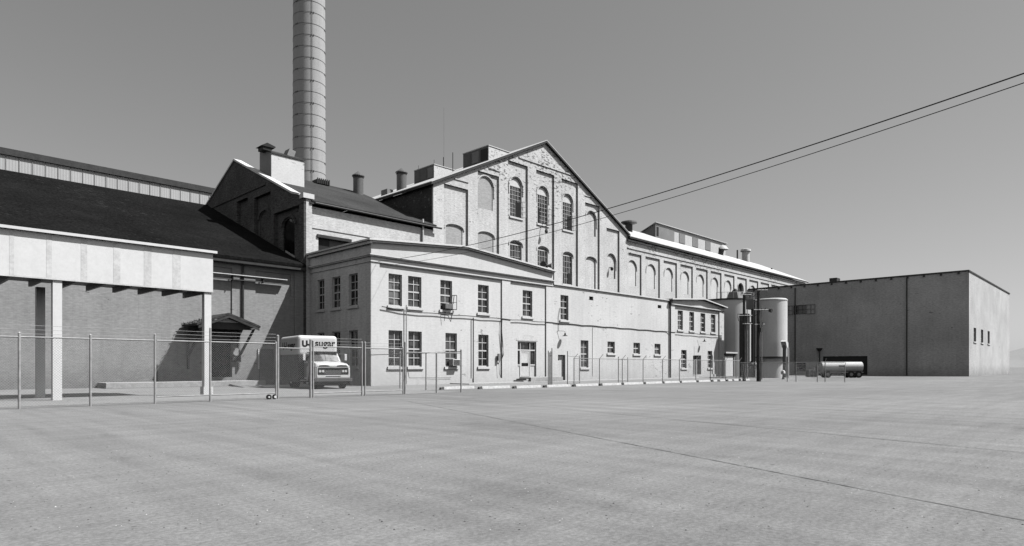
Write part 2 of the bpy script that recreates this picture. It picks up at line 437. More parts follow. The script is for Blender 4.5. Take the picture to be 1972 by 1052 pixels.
MB().plate('F', rect(X0+.05, X1, .0, 9.2), [rect(*q) for q in wins]+[rect(*dr)], Yb, Yb+.35).build('front_wall', 'office_paint', off)
gls = ['glass_curtain', 'glass_mid', 'glass_mid', 'glass_dark', 'glass_mid', 'glass_mid', 'glass_mid', 'glass_mid', 'glass_dark']
WOFF = []
for q, gm in zip(wins, gls):
    WOFF.append(window(off, 'F', q[0], q[1], q[2], q[3], Yb+.2, 2, 4, gm, face=Yb, mw=.055))
q = wins[2]
sash_open(WOFF[2], q[1]-.05, 60, .55, 5.95, 7.15, Yb+.12, 2, 1)
# side wall (faces left)
sw = []
for (a, b) in ((610.8, 624.5), (639, 655.3), (671.5, 689)):
    sw.append((fy(b, X0), fy(a, X0)))
holes = [rect(a, b, 5.9, 8.3) for a, b in sw]+[rect(a, b, 1.38, 4.08) for a, b in sw]
MB().plate('L', rect(Y0+.11, 48.5, 0, 10.32), holes, X0, X0+.32).build('side_wall', 'office_side', off)
for h in holes:
    window(off, 'L', h[0][0], h[1][0], h[0][1], h[2][1], X0+.2, 2, 4, 'glass_black', face=X0, mw=.05)
MB().box(X0-.03, X0, Y0+.02, Y0+.5, 0, 8.85).build('corner_pilaster', 'office_side', off)
# cornices
def capstrip(pts, th, up=0):
    lo = [(x, z+up) for x, z in pts]; return lo+[(x, z+th+up) for x, z in reversed(pts)]
pts = [(X0-.34, 10.30), PK, (X1+.1, 10.17)]
MB().plate('F', capstrip(pts, .13, .12), [], Y0-.34, Y0+.5).build('raking_cornice', 'cornice', off, bevel=.01)
MB().plate('F', capstrip([(X0-.20, 10.30), PK, (X1+.02, 10.17)], .121, -.003), [], Y0-.20, Y0+.3).build('bed_moulding', 'cornice', off)
c = MB(); c.box(X0-.2, X1+.05, Y0-.2, Y0-.001, 9.42, 9.5); c.box(X0-.13, X1+.03, Y0-.13, Y0-.001, 9.33, 9.418); c.box(X0-.07, X1, Y0-.07, Y0-.001, 8.95, 9.02)
c.build('cornice', 'cornice', off)
c = MB(); c.box(X0-.34, X0+.3, Y0+.502, 48.5, 10.42, 10.55); c.box(X0-.22, X0-.001, Y0-.19, 48.5, 10.2, 10.418); c.box(X0-.2, X0-.001, Y0, 48.5, 9.42, 9.5); c.box(X0-.13, X0-.001, Y0, 48.5, 9.33, 9.418); c.box(X0-.07, X0-.001, Y0, 48.5, 8.95, 9.02)
c.build('side_cornice', 'office_side', off)
MB().plate('F', capstrip([(X0+.33, 10.2), PK, (X1, 10.1)], .1), [], Y0+.51, 48.45).build('roof', 'grey_roof', off)
MB().box(X1-.3, X1, Yb+.36, 48.45, 9.0, 10.15).build('end_wall', 'office_side', off)
# entrance door with sidelights and transom
d = MB(); a, b = dr[0], dr[1]; pos = Yb+.2
l0, l1 = fx(1006, Y0), fx(1023, Y0)
for u0, u1, v0, v1 in ((a, a+.09, .47, 3.66), (b-.09, b, .47, 3.66), (a+.09, b-.09, 3.56, 3.66), (a+.09, b-.09, 2.82, 2.93),
                       (l0-.1, l0, .47, 2.82), (l1, l1+.1, .47, 2.82), (l0-.08, l0-.02, 2.93, 3.56), (l1+.02, l1+.08, 2.93, 3.56),
                       (a+.09, l0-.1, 1.48, 1.6), (l1+.1, b-.09, 1.48, 1.6)):
    d.ob('F', u0, u1, v0, v1, pos-.1, pos+.02)
dd = d.build('entrance_door', 'door_pale', off, weld=False)
MB().ob('F', a+.05, b-.05, 1.5, 3.6, pos, pos+.02).build('pane', 'glass_mid', dd)
MB().ob('F', a+.09, l0-.1, .47, 1.48, pos-.05, pos-.01).build('panel', 'door_pale', dd); MB().ob('F', l1+.1, b-.09, .47, 1.48, pos-.05, pos-.01).build('panel', 'door_pale', dd)
lf = MB(); lf.plate('F', rect(l0+.01, l1-.01, .5, 2.8), [rect(l0+.14, l1-.14, 1.42, 2.65)], pos-.07, pos-.02); lf.build('door_leaf', 'door_pale', dd)
MB().ob('F', l0+.14, l1-.14, 1.72, 2.65, pos-.045, pos-.03).build('blind', 'stone', dd)
MB().ob('F', l0+.14, l1-.14, 1.42, 1.72, pos-.045, pos-.03).build('dark_pane', 'glass_black', dd)
# painted-over segmental lintel above the door
n = 10; cx_ = (a+b)/2; ax = (b-a)/2+.2
MB().plate('F', [(cx_+ax*math.cos(math.pi*i/n), 3.72+.55*math.sin(math.pi*i/n)) for i in range(n+1)], [], Yb-.02, Yb-.002).build('lintel', 'stone', off)
# landing and steps
st = root('entrance_steps', (fx(1030, Y0), 38.6, 0), 'pale concrete landing with steps up to the glazed entrance door', 'steps')
xa, xb = fx(1000, Y0), fx(1062, Y0)
MB().box(xa, xb, 38.1, 39.49, .07, .45).build('landing', 'concrete', st, bevel=.02)
s_ = MB(); s_.box(xa-.36, xa, 38.3, 39.49, .07, .32); s_.box(xa-.72, xa-.362, 38.3, 39.49, .07, .19); s_.build('step', 'concrete', st)
# ------------------------------------------------------------------ low connecting building
X2 = fx(1290, Y0)
low = root('workshop_building', (56, 44, 0), 'plain flat-topped white brick building between the pediment office and the pavilion', 'building')
lw = [(1079.7, 1095, 5.85, 8.24), (1118.6, 1133.5, 1.29, 4.0), (1170.2, 1184.3, 2.77, 4.0), (1220.2, 1232.7, 2.77, 4.0), (1260.8, 1272.2, 2.77, 4.0)]
lw = [(fx(a, Y0), fx(b, Y0), c, d) for a, b, c, d in lw]
dr2 = (fx(1074.8, Y0), fx(1089, Y0), .08, 2.51)
vt = [(fx(1135, Y0), fx(1142.8, Y0), 8.08, 8.45), (fx(1267, Y0), fx(1273.8, Y0), 8.1, 8.47)]
MB().plate('F', rect(X1+.002, X2, 0, 9.1), [rect(*q) for q in lw]+[rect(*dr2)]+[rect(*q) for q in vt], Y0+.02, Y0+.4).build('front_wall', 'low_paint', low)
for i, q in enumerate(lw):
    window(low, 'F', q[0], q[1], q[2], q[3], Y0+.24, 2, 4 if i < 2 else 2, ['glass_dark', 'glass_mid', 'glass_mid', 'glass_mid', 'glass_curtain'][i], face=Y0+.02, mw=.055)
for q in vt: MB().ob('F', q[0], q[1], q[2], q[3], Y0+.22, Y0+.24).build('vent_opening', 'black_metal', low)
dl = MB().ob('F', dr2[0], dr2[1], dr2[2], dr2[3], Y0+.3, Y0+.36).build('side_door', 'door_pale', low)
MB().ob('F', dr2[0]+.05, dr2[0]+.45, 2.0, 2.12, Y0+.285, Y0+.3).build('door_plate', 'black_metal', dl)
MB().box(X1+.03, X2+.05, Y0-.12, Y0+.6, 9.1, 9.23).build('coping', 'stone', low, bevel=.01)
MB().box(X1, X2, Y0+.41, 48.6, 8.7, 8.85).build('roof', 'grey_roof', low)
# ------------------------------------------------------------------ pavilion
X3 = fx(1392.7, Y0)
pav = root('entrance_pavilion', (74, 44, 0), 'small white two-storey brick pavilion with shallow pediment at the right end of the facade', 'building')
Yp = Y0-.12; PK2 = (fx(1350, Y0), 9.72)
MB().plate('F', [(X2+.002, 0), (X3, 0), (X3, 9.1), PK2, (X2+.002, 9.2)], [rect(fx(1298, Y0), fx(1384, Y0), .4, 8.62)], Yp, Yp+.14).build('pilaster_wall', 'low_paint', pav)
pw_ = [(1305.5, 1315.3, 5.8, 8.13), (1327.9, 1336.9, 5.8, 8.13), (1349.4, 1358.4, 5.8, 8.13), (1369.4, 1378, 5.8, 8.13), (1312.3, 1322.5, 1.2, 3.4), (1363.2, 1371.8, 1.2, 3.4)]
pw_ = [(fx(a, Y0), fx(b, Y0), c, d) for a, b, c, d in pw_]
dr3 = (fx(1334.8, Y0), fx(1350.5, Y0), .1, 2.75)
Yq = Yp+.142
MB().plate('F', rect(X2+.01, X3-.02, 0, 9.0), [rect(*q) for q in pw_]+[rect(*dr3)], Yq, Yq+.4).build('front_wall', 'low_paint', pav)
for i, q in enumerate(pw_):
    window(pav, 'F', q[0], q[1], q[2], q[3], Yq+.22, 2, 4, ['glass_curtain', 'glass_mid', 'glass_mid', 'glass_curtain', 'glass_dark', 'glass_dark'][i], face=Yq, mw=.055)
d3 = MB().ob('F', dr3[0], dr3[1], dr3[2], dr3[3], Yq+.34, Yq+.38).build('door', 'door_grey', pav)
d_ = MB(); mx_ = (dr3[0]+dr3[1])/2
for u0, u1 in ((dr3[0], dr3[0]+.08), (dr3[1]-.08, dr3[1]), (mx_-.3, mx_-.2), (mx_+.35, mx_+.45)): d_.ob('F', u0, u1, .1, 2.75, Yq+.28, Yq+.338)
d_.build('door_frame', 'door_pale', d3, weld=False)
MB().ob('F', fx(1337, Y0), fx(1351, Y0), 2.8, 3.9, Yq-.02, Yq-.002).build('painted_panel', 'stone', pav)
MB().ob('F', fx(1327.5, Y0), fx(1333, Y0), 1.38, 1.75, Yq-.03, Yq-.002).build('notice_plate', 'sign_white', pav)
pts = [(X2-.25, 9.16), PK2, (X3+.3, 9.06)]
MB().plate('F', capstrip(pts, .14, .06), [], Yp-.42, Yp+.6).build('raking_cornice', 'cornice', pav, bevel=.01)
c = MB(); c.box(X2-.1, X3+.1, Yp-.14, Yp-.001, 8.72, 8.82); c.build('cornice', 'cornice', pav)
MB().box(X3-.3, X3, Yq+.41, 48.6, 0, 9.0).build('end_wall', 'office_side', pav)
MB().box(X2+.02, X2+.3, Yq+.41, 48.6, 8.7, 9.1).build('parapet_wall', 'office_side', pav)
MB().plate('F', capstrip([(X2+.3, 9.0), (PK2[0], 9.55), (X3, 8.95)], .1), [], Yq+.61, 48.6).build('roof', 'grey_roof', pav)
c = MB(); c.tube([(X2-.12, Yp-.03, .1), (X2-.12, Yp-.03, 9.0)], .08); c.box(X2-.3, X2+.08, Yp-.25, Yp+.02, 8.85, 9.2); c.build('downspout', 'iron', pav)
for k in range(9): MB().box(X3+.002, X3+.25, 39.6, 39.9, 1.5+k*.85, 1.9+k*.85).build('quoin_bracket', 'iron', pav)
# ------------------------------------------------------------------ main gabled factory house
Y1 = 48.7; XL = 39.2; XR = 72.05; AP = (55.5, 26.95)
fac = root('gabled_factory_hall', (55.5, 60, 0), 'tallest pale brick factory hall with big gable, arched windows and white metal roof', 'building')
def rake(x): return 19.05+(AP[1]-19.05)*(x-XL)/(AP[0]-XL) if x < AP[0] else AP[1]+(18.9-AP[1])*(x-AP[0])/(XR-AP[0])
bays = [(855, 901.5, 353, 366), (920, 961, 323, 335), (978.4, 1016.4, 309, 320), (1032.6, 1067.2, 327, 337.5), (1081.7, 1113, 344, 354), (1126.8, 1154.7, 386, 394.5), (1168, 1193, 438.5, 445.5)]
B = []
for (a, b, ya, yb) in bays:
    xa, xb = fx(a, Y1), fx(b, Y1); z = (zp(a, ya, Y1)+zp(b, yb, Y1))/2
    z = min(z, rake(xa)-.3, rake(xb)-.3); B.append((xa, xb, z))
MB().plate('F', [(XL, 0), (XR, 0), (XR, 18.9), AP, (XL, 19.05)], [rect(a, b, 7.0, z) for a, b, z in B], Y1, Y1+.2).build('pilaster_wall', 'gable_paint', fac)
Y1b = Y1+.202
# openings: (px0, px1, ytop, ybottom, kind, bay)   kinds: W window, B bricked
ops = [(861, 893, 434, 520, 'B', .3), (922.8, 951.3, 341, 402.6, 'B', 0), (922.8, 952.8, 448, 520, 'B', .35),
       (984.7, 1007, 342, 418.3, 'W', 0), (984.7, 1007, 464.8, 530, 'w', .35),
       (1037.8, 1057.4, 360, 432, 'W', 0), (1037.8, 1057.4, 476, 540, 'w', .35),
       (1086.2, 1104.5, 375, 443.4, 'W', 0), (1086.2, 1104.5, 486.7, 548, 'w', .35),
       (1131, 1149.6, 407.5, 454, 'B', 0), (1131, 1149.6, 496, 560, 'B', .35), (1170, 1187.5, 489.6, 536, 'B', 0)]
O = []
for a, b, yt, yb, k, rs in ops:
    xa, xb = fx(a, Y1), fx(b, Y1); m_ = (a+b)/2
    O.append((xa, xb, zp(m_, yb, Y1), zp(m_, yt, Y1), k, rs or (xb-xa)/2))
MB().plate('F', [(XL+.1, 0), (XR-.1, 0), (XR-.1, 18.8), (AP[0], AP[1]-.1), (XL+.1, 18.9)], [arch(o[0], o[1], o[2], o[3], o[5]) for o in O], Y1b, Y1b+.4).build('panel_wall', 'gable_panel', fac)
def hood(par, m, xa, xb, z1, rise, y, wd=.14, gap=.12, leg=1.2, mt='gable_paint'):
    n = 14; c = (xa+xb)/2; a = (xb-xa)/2+gap; sp = z1-rise
    ou = [(c+(a+wd)*math.cos(math.pi*i/n), sp+(rise+gap+wd)*math.sin(math.pi*i/n)) for i in range(n+1)]
    inn = [(c+a*math.cos(math.pi*i/n), sp+(rise+gap)*math.sin(math.pi*i/n)) for i in range(n+1)]
    if leg: ou = [(c+a+wd, sp-leg)]+ou+[(c-a-wd, sp-leg)]; inn = [(c+a, sp-leg)]+inn+[(c-a, sp-leg)]
    MB().plate('F', ou+inn[::-1], [], y-.09, y+.01).build('hood_moulding', mt, par)
for i, (xa, xb, z0, z1, k, rs) in enumerate(O):
    hood(fac, MB(), xa, xb, z1, rs, Y1b, leg=.9 if rs > .5 else .1)
    if k == 'B':
        dep = .07 if i not in (9, 10, 11) else .15
        MB().plate('F', arch(xa-.05, xb+.05, z0-.05, z1+.05, rs), [], Y1b+dep, Y1b+.41).build('bricked_arch', 'infill_brick' if i < 9 else 'gable_panel', fac)
    else:
        w_ = window(fac, 'F', xa, xb, z0, z1, Y1b+.17, 4, 7 if k == 'W' else 5, 'glass_mid', face=Y1b, arc=rs, mw=.035, blankfan=(k == 'W'))
        mx = (xa+xb)/2
        if k == 'W':
            # the lower sashes stand open: dark room behind, leaves folded out
            o0 = {3: mx+.05, 5: xa+.08, 7: mx+.1}[i]; o1 = {3: xb-.08, 5: xa+.45, 7: xb-.08}[i]
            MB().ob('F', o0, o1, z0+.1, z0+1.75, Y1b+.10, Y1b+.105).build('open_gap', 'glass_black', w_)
            sash_open(w_, xa+.02, 155, .55, z0+.1, z0+1.9, Y1b+.05, 3)
            sash_open(w_, xb-.02, 35, .55, z0+.1, z0+1.9, Y1b+.05, 3)
        if i == 8:
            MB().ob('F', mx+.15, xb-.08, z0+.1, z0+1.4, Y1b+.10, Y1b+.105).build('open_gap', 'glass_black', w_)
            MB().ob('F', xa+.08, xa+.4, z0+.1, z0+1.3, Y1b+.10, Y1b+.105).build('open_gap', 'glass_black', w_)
# left wall, dark unpainted brick
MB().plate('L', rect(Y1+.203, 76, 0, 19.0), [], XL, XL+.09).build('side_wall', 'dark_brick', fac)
# string course, rake corbels, roof
c = MB(); c.box(fx(999, Y1), fx(1098, Y1), Y1-.09, Y1-.001, 24.28, 24.42)
z_ = 19.75
for (a, b, z) in ((875.6, 902, 20.35), (941, 962.7, 22.1), (1126, 1143, 22.35)):
    c.box(fx(a, Y1), fx(b, Y1), Y1-.08, Y1-.001, min(z, rake(fx(a, Y1))-.35), min(z, rake(fx(a, Y1))-.35)+.1)
c.build('string_course', 'gable_paint', fac)
e0 = (XL-.45, 19.05-.22); e1 = (XR+.35, 18.9-.17)
MB().plate('F', [e0, AP, e1, (e1[0], e1[1]+.22), (AP[0], AP[1]+.24), (e0[0], e0[1]+.22)], [], Y1-.3, 76).build('roof_deck', 'roof_fascia', fac)
MB().plate('F', [(e0[0]-.02, e0[1]+.225), (AP[0], AP[1]+.245), (AP[0], AP[1]+.32), (e0[0]-.02, e0[1]+.30)], [], Y1-.34, 76).build('roof', 'metal_roof', fac)
MB().plate('F', [(e1[0], e1[1]+.225), (AP[0]+.002, AP[1]+.245), (AP[0]+.002, AP[1]+.32), (e1[0], e1[1]+.30)], [], Y1-.3, 76).build('roof', 'metal_roof', fac)
# roof penthouses on the left slope
def pent(x0, y0, y1, ztop, kinds):
    m = MB(); zr = lambda x: 19.25+(x-XL)*.4847
    x1 = XL+(ztop-19.25)/.4847
    pp = MB().plate('F', [(x0, zr(x0)-.1), (x1, ztop-.02), (x1, ztop), (x0, ztop)], [], y0, y1).build('roof_penthouse', 'penthouse_white', fac)
    MB().box(x0-.06, x1, y0-.06, y1+.06, ztop+.001, ztop+.1).build('penthouse_roof', 'sheet_pale', pp)
    MB().box(x0-.03, x0-.002, y0+.02, y1, zr(x0)+.1, ztop-.03).build('louvre_wall', 'sheet_dark', pp)
    n = len(kinds); st = (y1-y0)/n
    for i, k in enumerate(kinds):
        a = y1-(i+1)*st+.15; b = y1-i*st-.15
        MB().box(x0-.06, x0-.031, a, b, zr(x0)+.25, ztop-.2).build('penthouse_hatch', {'d': 'sheet_dark', 'g': 'sheet_grey', 'k': 'black_metal', 'p': 'sheet_grey'}[k], pp)
    return pp
pent(48.4, 60.0, 63.8, 25.4, 'ddg')
pent(48.0, 50.2, 54.3, 25.2, 'dgk')
def stack(par, x, y, zb, zt, r, name='vent_stack', m='stack_metal', cap=True):
    s = MB().lathe((x, y), [(r, zb), (r, zt)], 20).build(name, m, par)
    if cap:
        MB().lathe((x, y), [(r*1.08, zt+.001), (r*1.25, zt+.06), (r*1.22, zt+.16), (r*.1, zt+.62)], 20, smooth=False).build('rain_cap', m, s)
        MB().lathe((x, y), [(r*1.06, zt-.12), (r*1.06, zt-.02)], 20).build('band', 'iron', s)
    return s
stack(fac, 43.7, 60, 21.2, 23.3, .56)
MB().box(42.1, 42.9, 60.5, 61.7, 20.4, 21.4).build('roof_curb', 'sheet_grey', fac)
for (px, yb, yt, D, r) in ((855, 320, 208, 80, .018), (872, 322, 294, 76, .05), (836, 320, 308, 78, .03), (806, 330, 319, 80, .025), (854, 320, 303, 80, .05)):
    x, y = at(px, D); z0 = 20.5; z1 = H+(HY-yt)*D/F
    MB().tube([(x, y, z0), (x, y, z1)], r, 6).build('roof_mast', 'sheet_grey' if r < .02 else 'iron', fac)
# floodlight under the middle window, bracket in the last niche
xb_ = fx(1046, Y1)
fl = root('gable_floodlight', (xb_, Y1, zp(1046, 446, Y1)), 'dark floodlight hanging below the middle arched window of the gable', 'floodlight')
m = MB(); z_ = zp(1046, 446, Y1); m.tube([(xb_, Y1b, z_+.9), (xb_+.1, Y1-.35, z_+.9), (xb_+.1, Y1-.4, z_+.35)], .04, 6); m.tube([(xb_-.4, Y1b-.1, z_+.95), (xb_+.8, Y1b-.1, z_+.95)], .05, 6)
m.build('bracket', 'iron', fl); MB().lathe((xb_+.1, Y1-.4), [(.08, z_+.35), (.2, z_-.02), (.18, z_-.15), (.06, z_-.28)], 14).build('lamp_shade', 'stack_metal', fl)
x_ = fx(1177, Y1); z_ = zp(1177, 520, Y1)
fl = root('niche_lamp', (x_, Y1, z_), 'small dark lamp on a bracket inside the rightmost niche of the gable', 'lamp')
MB().tube([(x_, Y1b+.3, z_+.3), (x_+.1, Y1b-.2, z_+.35)], .05, 6).build('bracket', 'iron', fl); MB().lathe((x_+.1, Y1b-.25), [(.05, z_+.4), (.2, z_+.25), (.18, z_+.0), (.05, z_-.1)], 12).build('lamp_shade', 'iron', fl)
# loudspeakers in front of the lower middle window
x_ = fx(1048, 48.2); z_ = zp(1048, 511, 48.2)
for k, (dx, mt, lb) in enumerate(((-.35, 'black_metal', 'dark horn loudspeaker, left one of two below the middle gable window'), (.45, 'pole_hardware', 'pale horn loudspeaker, right one of two below the middle gable window'))):
    ls = root('horn_loudspeaker', (x_+dx, 48.3, z_), lb, 'loudspeaker', 'loudspeakers on the gable')
    dirx = -1 if k == 0 else 1
    m = MB(); px_ = x_+dx
    p0 = Vector((px_, 48.25, z_)); dv = Vector((dirx*.55, -.8, 0)).normalized()
    m.tube([p0, p0+dv*.25, p0+dv*.5, p0+dv*.62], .1, 14, r1=.34); m.build('horn', mt, ls)
    MB().tube([(px_, 48.25, z_-.1), (px_, 48.3, z_-.7), (px_-dx, Y1b, z_-.75)], .035, 6).build('bracket', 'iron', ls)
# ------------------------------------------------------------------ long wing
wing = root('long_factory_wing', (104, 58, 0), 'long pale brick wing with a row of bricked-up arches, right of the tall gable', 'building')
XE = 136.0
hol = [(71.85+.45+4.72*i if i == 0 else 75.5+4.72*i-3.7, 75.5+4.72*i) for i in range(13)]
hol = [(max(a, XR+.3), b) for a, b in hol]
MB().plate('F', rect(XR+.002, XE, 0, 18.5), [rect(a, b, 7, 16.6) for a, b in hol], Y1+.02, Y1+.2).build('pilaster_wall', 'wing_paint', wing)
nic = [(75.5+4.72*i-3.15, 75.5+4.72*i-1.05) for i in range(13)]
MB().plate('F', rect(XR+.05, XE-.05, 0, 18.4), [arch(a, b, 12.3, 15.6, 1.0) for a, b in nic], Y1b, Y1b+.4).build('panel_wall', 'wing_paint', wing)
for i, (a, b) in enumerate(nic):
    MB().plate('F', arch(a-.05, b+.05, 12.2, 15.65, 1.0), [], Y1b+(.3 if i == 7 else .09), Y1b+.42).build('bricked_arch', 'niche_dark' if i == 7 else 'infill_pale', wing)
    hood(wing, None, a, b, 15.6, 1.0, Y1b, leg=.2, mt='wing_paint')
c = MB(); c.box(XR+.01, XE, Y1-.08, Y1+.018, 17.15, 17.3); c.build('string_course', 'wing_paint', wing)
MB().box(XR+.01, XE, Y1-.12, Y1+.018, 18.1, 18.3).build('corbel_band', 'wing_paint', wing)
c = MB(); c.plate('L', [(48.25, 18.42), (58.6, 23.1), (69, 18.4), (69, 18.6), (58.6, 23.32), (48.25, 18.62)], [], XR, XE+.4); c.build('roof_deck', 'roof_fascia', wing)
c = MB(); c.plate('L', [(48.2, 18.63), (58.6, 23.33), (58.6, 23.4), (48.2, 18.72)], [], XR-.02, XE+.45); c.build('roof', 'metal_roof', wing)
MB().plate('L', [(Y1+.3, 0), (68.7, 0), (68.7, 18.3), (58.6, 22.9), (Y1+.3, 18.4)], [], XE-.4, XE-.05).build('end_wall', 'office_side', wing)
# monitor on the ridge
mo = root('tmp', (0, 0, 0), '', '')
bpy.data.objects.remove(mo)
mA, mB_ = 92.6, 117.8; ym = 57.1
mon = MB().plate('L', [(ym, 22.2), (60.6, 22.2), (60.6, 23.5), (ym, 24.95)], [], mA, mB_).build('roof_monitor', 'sheet_pale', wing)
MB().box(mA-.02, 98.6, ym-.06, ym-.002, 22.5, 24.7).build('monitor_siding', 'sheet_grey', mon)
MB().plate('L', [(ym+.0, 22.8), (60.5, 22.8), (60.5, 23.4), (ym, 24.85)], [], mA-.06, mA-.021).build('monitor_end', 'sheet_grey', mon)
MB().plate('L', [(ym-.3, 25.08), (60.9, 23.4), (60.9, 23.5), (ym-.3, 25.19)], [], mA-.3, mB_+.3).build('monitor_roof', 'metal_roof', mon)
MB().box(mA+.3, mA+.9, ym-.1, ym-.061, 23.0, 24.5).build('monitor_opening', 'black_metal', mon)
for a, b in ((547, 595), (658, 703), (765, 806)):
    xa, xb = fx(1180+a/4.287, ym), fx(1180+b/4.287, ym)
    MB().box(xa, xb, ym-.07, ym-.003, 22.9, 24.55).build('monitor_window', 'sheet_grey', mon)
xa = fx(1384, ym); MB().box(xa, xa+1.6, ym-.07, ym-.003, 22.8, 24.0).build('monitor_opening', 'black_metal', mon)
MB().lathe((xa+1.2, ym-.2), [(1.1, 23.7), (1.0, 23.9), (.6, 24.4), (.1, 24.6)], 16).build('exhaust_hood', 'sheet_pale', mon)
x_, y_ = at(1211, 97); stack(wing, x_, y_, 21.5, H+(706-431)*97/F, .55, m='iron', cap=False)
MB().lathe((x_, y_), [(.5, 22.7), (1.25, 22.95), (1.2, 23.15), (.2, 23.45)], 20, smooth=False).build('rain_cap', 'stack_metal', wing)
x_ = 58*fx(1436, 1); stack(wing, x_, 58.0, 22.5, 25.2, .75, m='silo_paint', cap=False)
MB().lathe((x_, 58.0), [(1.05, 25.1), (1.0, 25.5), (.6, 25.62)], 20, smooth=False).build('rain_cap', 'silo_paint', wing)
for px, h in ((1420, 24.9), (1486, 21.8)):
    yy = 58.0 if px < 1450 else 54.5
    MB().tube([(fx(px, yy), yy, 20.5), (fx(px, yy), yy, h)], .16, 8).build('vent_pipe', 'iron', wing)
# ------------------------------------------------------------------ boiler house (middle-left, gable end in shade)
Ym = 48.5; XB = 25.56; zE = 14.55; RY = 61.7; RZ = 20.4
boi = root('boiler_house', (32, 60, 0), 'brick boiler house with dark grey pitched roof and shaded parapet gable below the chimney', 'building')
def broof(y): return zE+(RZ-zE)*(y-47.9)/(RY-47.9)
GA = (RY, 21.0)
bay_l = []
# side gable (faces left): recessed bays with arches
sbays = [(fy(576, XB), fy(527, XB), 16.0-2.0, 6), (fy(521, XB), fy(489.5, XB), 15.2, 6), (fy(477, XB), fy(456, XB), 15.6, 6)]
zt = [fz(py, XB, fy(px, XB)) for px, py in ((564, 396), (512, 372), (470, 383))]
outer = [(Ym+.02, 0), (74.6, 0), (74.6, 15.2), GA, (49.3, 15.4), (Ym+.02, 15.4)]
hh = []
for (a, b, z, z0), t_ in zip(sbays, zt):
    lim = 21.0-(61.7-a)*(5.6/12.4)-.7
    hh.append(rect(min(a, b), max(a, b), z0, min(t_, lim)))
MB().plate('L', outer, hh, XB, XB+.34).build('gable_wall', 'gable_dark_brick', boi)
na = [(fy(560, XB), fy(538, XB)), (fy(512, XB), fy(494, XB))]
na = [(min(a, b), max(a, b)) for a, b in na]
zn = [fz(416, XB, na[0][0]), fz(403, XB, na[1][0])]
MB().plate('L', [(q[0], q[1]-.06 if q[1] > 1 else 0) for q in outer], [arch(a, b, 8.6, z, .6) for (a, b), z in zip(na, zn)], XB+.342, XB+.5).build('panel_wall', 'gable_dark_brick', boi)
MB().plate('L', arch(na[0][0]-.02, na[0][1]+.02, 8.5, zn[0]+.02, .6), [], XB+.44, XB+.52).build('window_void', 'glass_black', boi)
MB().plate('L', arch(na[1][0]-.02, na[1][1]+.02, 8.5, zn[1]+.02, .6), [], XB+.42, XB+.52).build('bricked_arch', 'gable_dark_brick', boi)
for (a, b), z in zip(na, zn):
    n = 12; c = (a+b)/2; q = (b-a)/2
    ou = [(c+(q+.35)*math.cos(math.pi*i/n), z-.6+(.6+.35)*math.sin(math.pi*i/n)) for i in range(n+1)]
    inn = [(c+(q+.1)*math.cos(math.pi*i/n), z-.6+(.6+.1)*math.sin(math.pi*i/n)) for i in range(n+1)]
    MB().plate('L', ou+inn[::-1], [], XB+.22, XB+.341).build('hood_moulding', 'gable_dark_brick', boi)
# sloping string course on the gable
p0 = (fy(398, XB)-.2, fz(402, XB, fy(398, XB))); 
c = MB(); y_a, y_b = fy(408, XB), fy(512, XB); za, zb_ = fz(400, XB, y_a), fz(354, XB, y_b)
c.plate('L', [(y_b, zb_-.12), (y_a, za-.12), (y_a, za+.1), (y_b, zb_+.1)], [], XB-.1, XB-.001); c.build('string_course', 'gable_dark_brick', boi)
# coping on the parapet (bright upper faces)
c = MB(); c.plate('L', [(48.9, 15.35), (50.2, 15.72), (61.7, 21.0), (74.8, 15.15), (74.8, 15.3), (61.7, 21.17), (50.2, 15.9), (48.9, 15.5)], [], XB-.12, XB+.62); c.build('coping', 'cornice', boi)
# front wall (lit)
fw = [rect(fx(613, Ym), fx(673, Ym), 8.5, 12.05)]
MB().plate('F', rect(XB+.51, XL-.02, 0, 14.5), fw, Ym, Ym+.4).build('front_wall', 'gable_paint', boi)
c = MB(); c.box(XB+.5, fx(818, Ym), Ym-.06, Ym-.001, 12.75, 12.85); c.build('string_course', 'gable_paint', boi)
MB().box(XB+.2, XB+.72, Ym-.2, Ym-.001, 0, 15.0).build('corner_pier', 'gable_paint', boi)
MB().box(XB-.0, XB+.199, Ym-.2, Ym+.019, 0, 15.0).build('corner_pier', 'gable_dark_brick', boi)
MB().box(XB-.12, XB+.85, Ym-.34, Ym+.3, 15.02, 15.42).build('pier_cap', 'cornice', boi)
MB().box(fx(610, Ym), fx(676, Ym), Ym-.12, Ym-.001, 12.06, 12.3).build('lintel', 'iron', boi)
MB().box(fx(613, Ym), fx(673, Ym), Ym+.3, Ym+.38, 8.5, 12.05).build('loading_door', 'door_grey', boi)
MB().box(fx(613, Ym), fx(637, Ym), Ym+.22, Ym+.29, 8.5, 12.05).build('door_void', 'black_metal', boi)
# roof
c = MB(); c.plate('L', [(48.2, zE+.1), (RY, RZ), (74.9, 14.8), (74.9, 15.0), (RY, RZ+.2), (48.2, zE+.3)], [], XB+.5, XL-.01); c.build('roof_deck', 'roof_fascia', boi)
c = MB(); c.plate('L', [(48.15, zE+.3), (RY, RZ+.203), (74.9, 15.003), (74.9, 15.05), (RY, RZ+.27), (48.15, zE+.37)], [], XB+.62, XL-.01); c.build('roof', 'grey_roof', boi)
MB().tube([(XB+.9, 48.12, zE+.2), (XL+.55, 48.12, zE+.14)], .09, 8).build('gutter', 'iron', boi)
c = MB(); x_ = fx(815, 48.3); c.tube([(x_, 48.35, 9.5), (x_, 48.35, 15.3)], .1, 8); c.build('downspout', 'sheet_pale', boi)
c = MB(); x_ = fx(811, 48.3); c.tube([(x_, 48.4, 9.5), (x_, 48.4, 12.8)], .12, 8); c.build('drain_pipe', 'iron', boi)
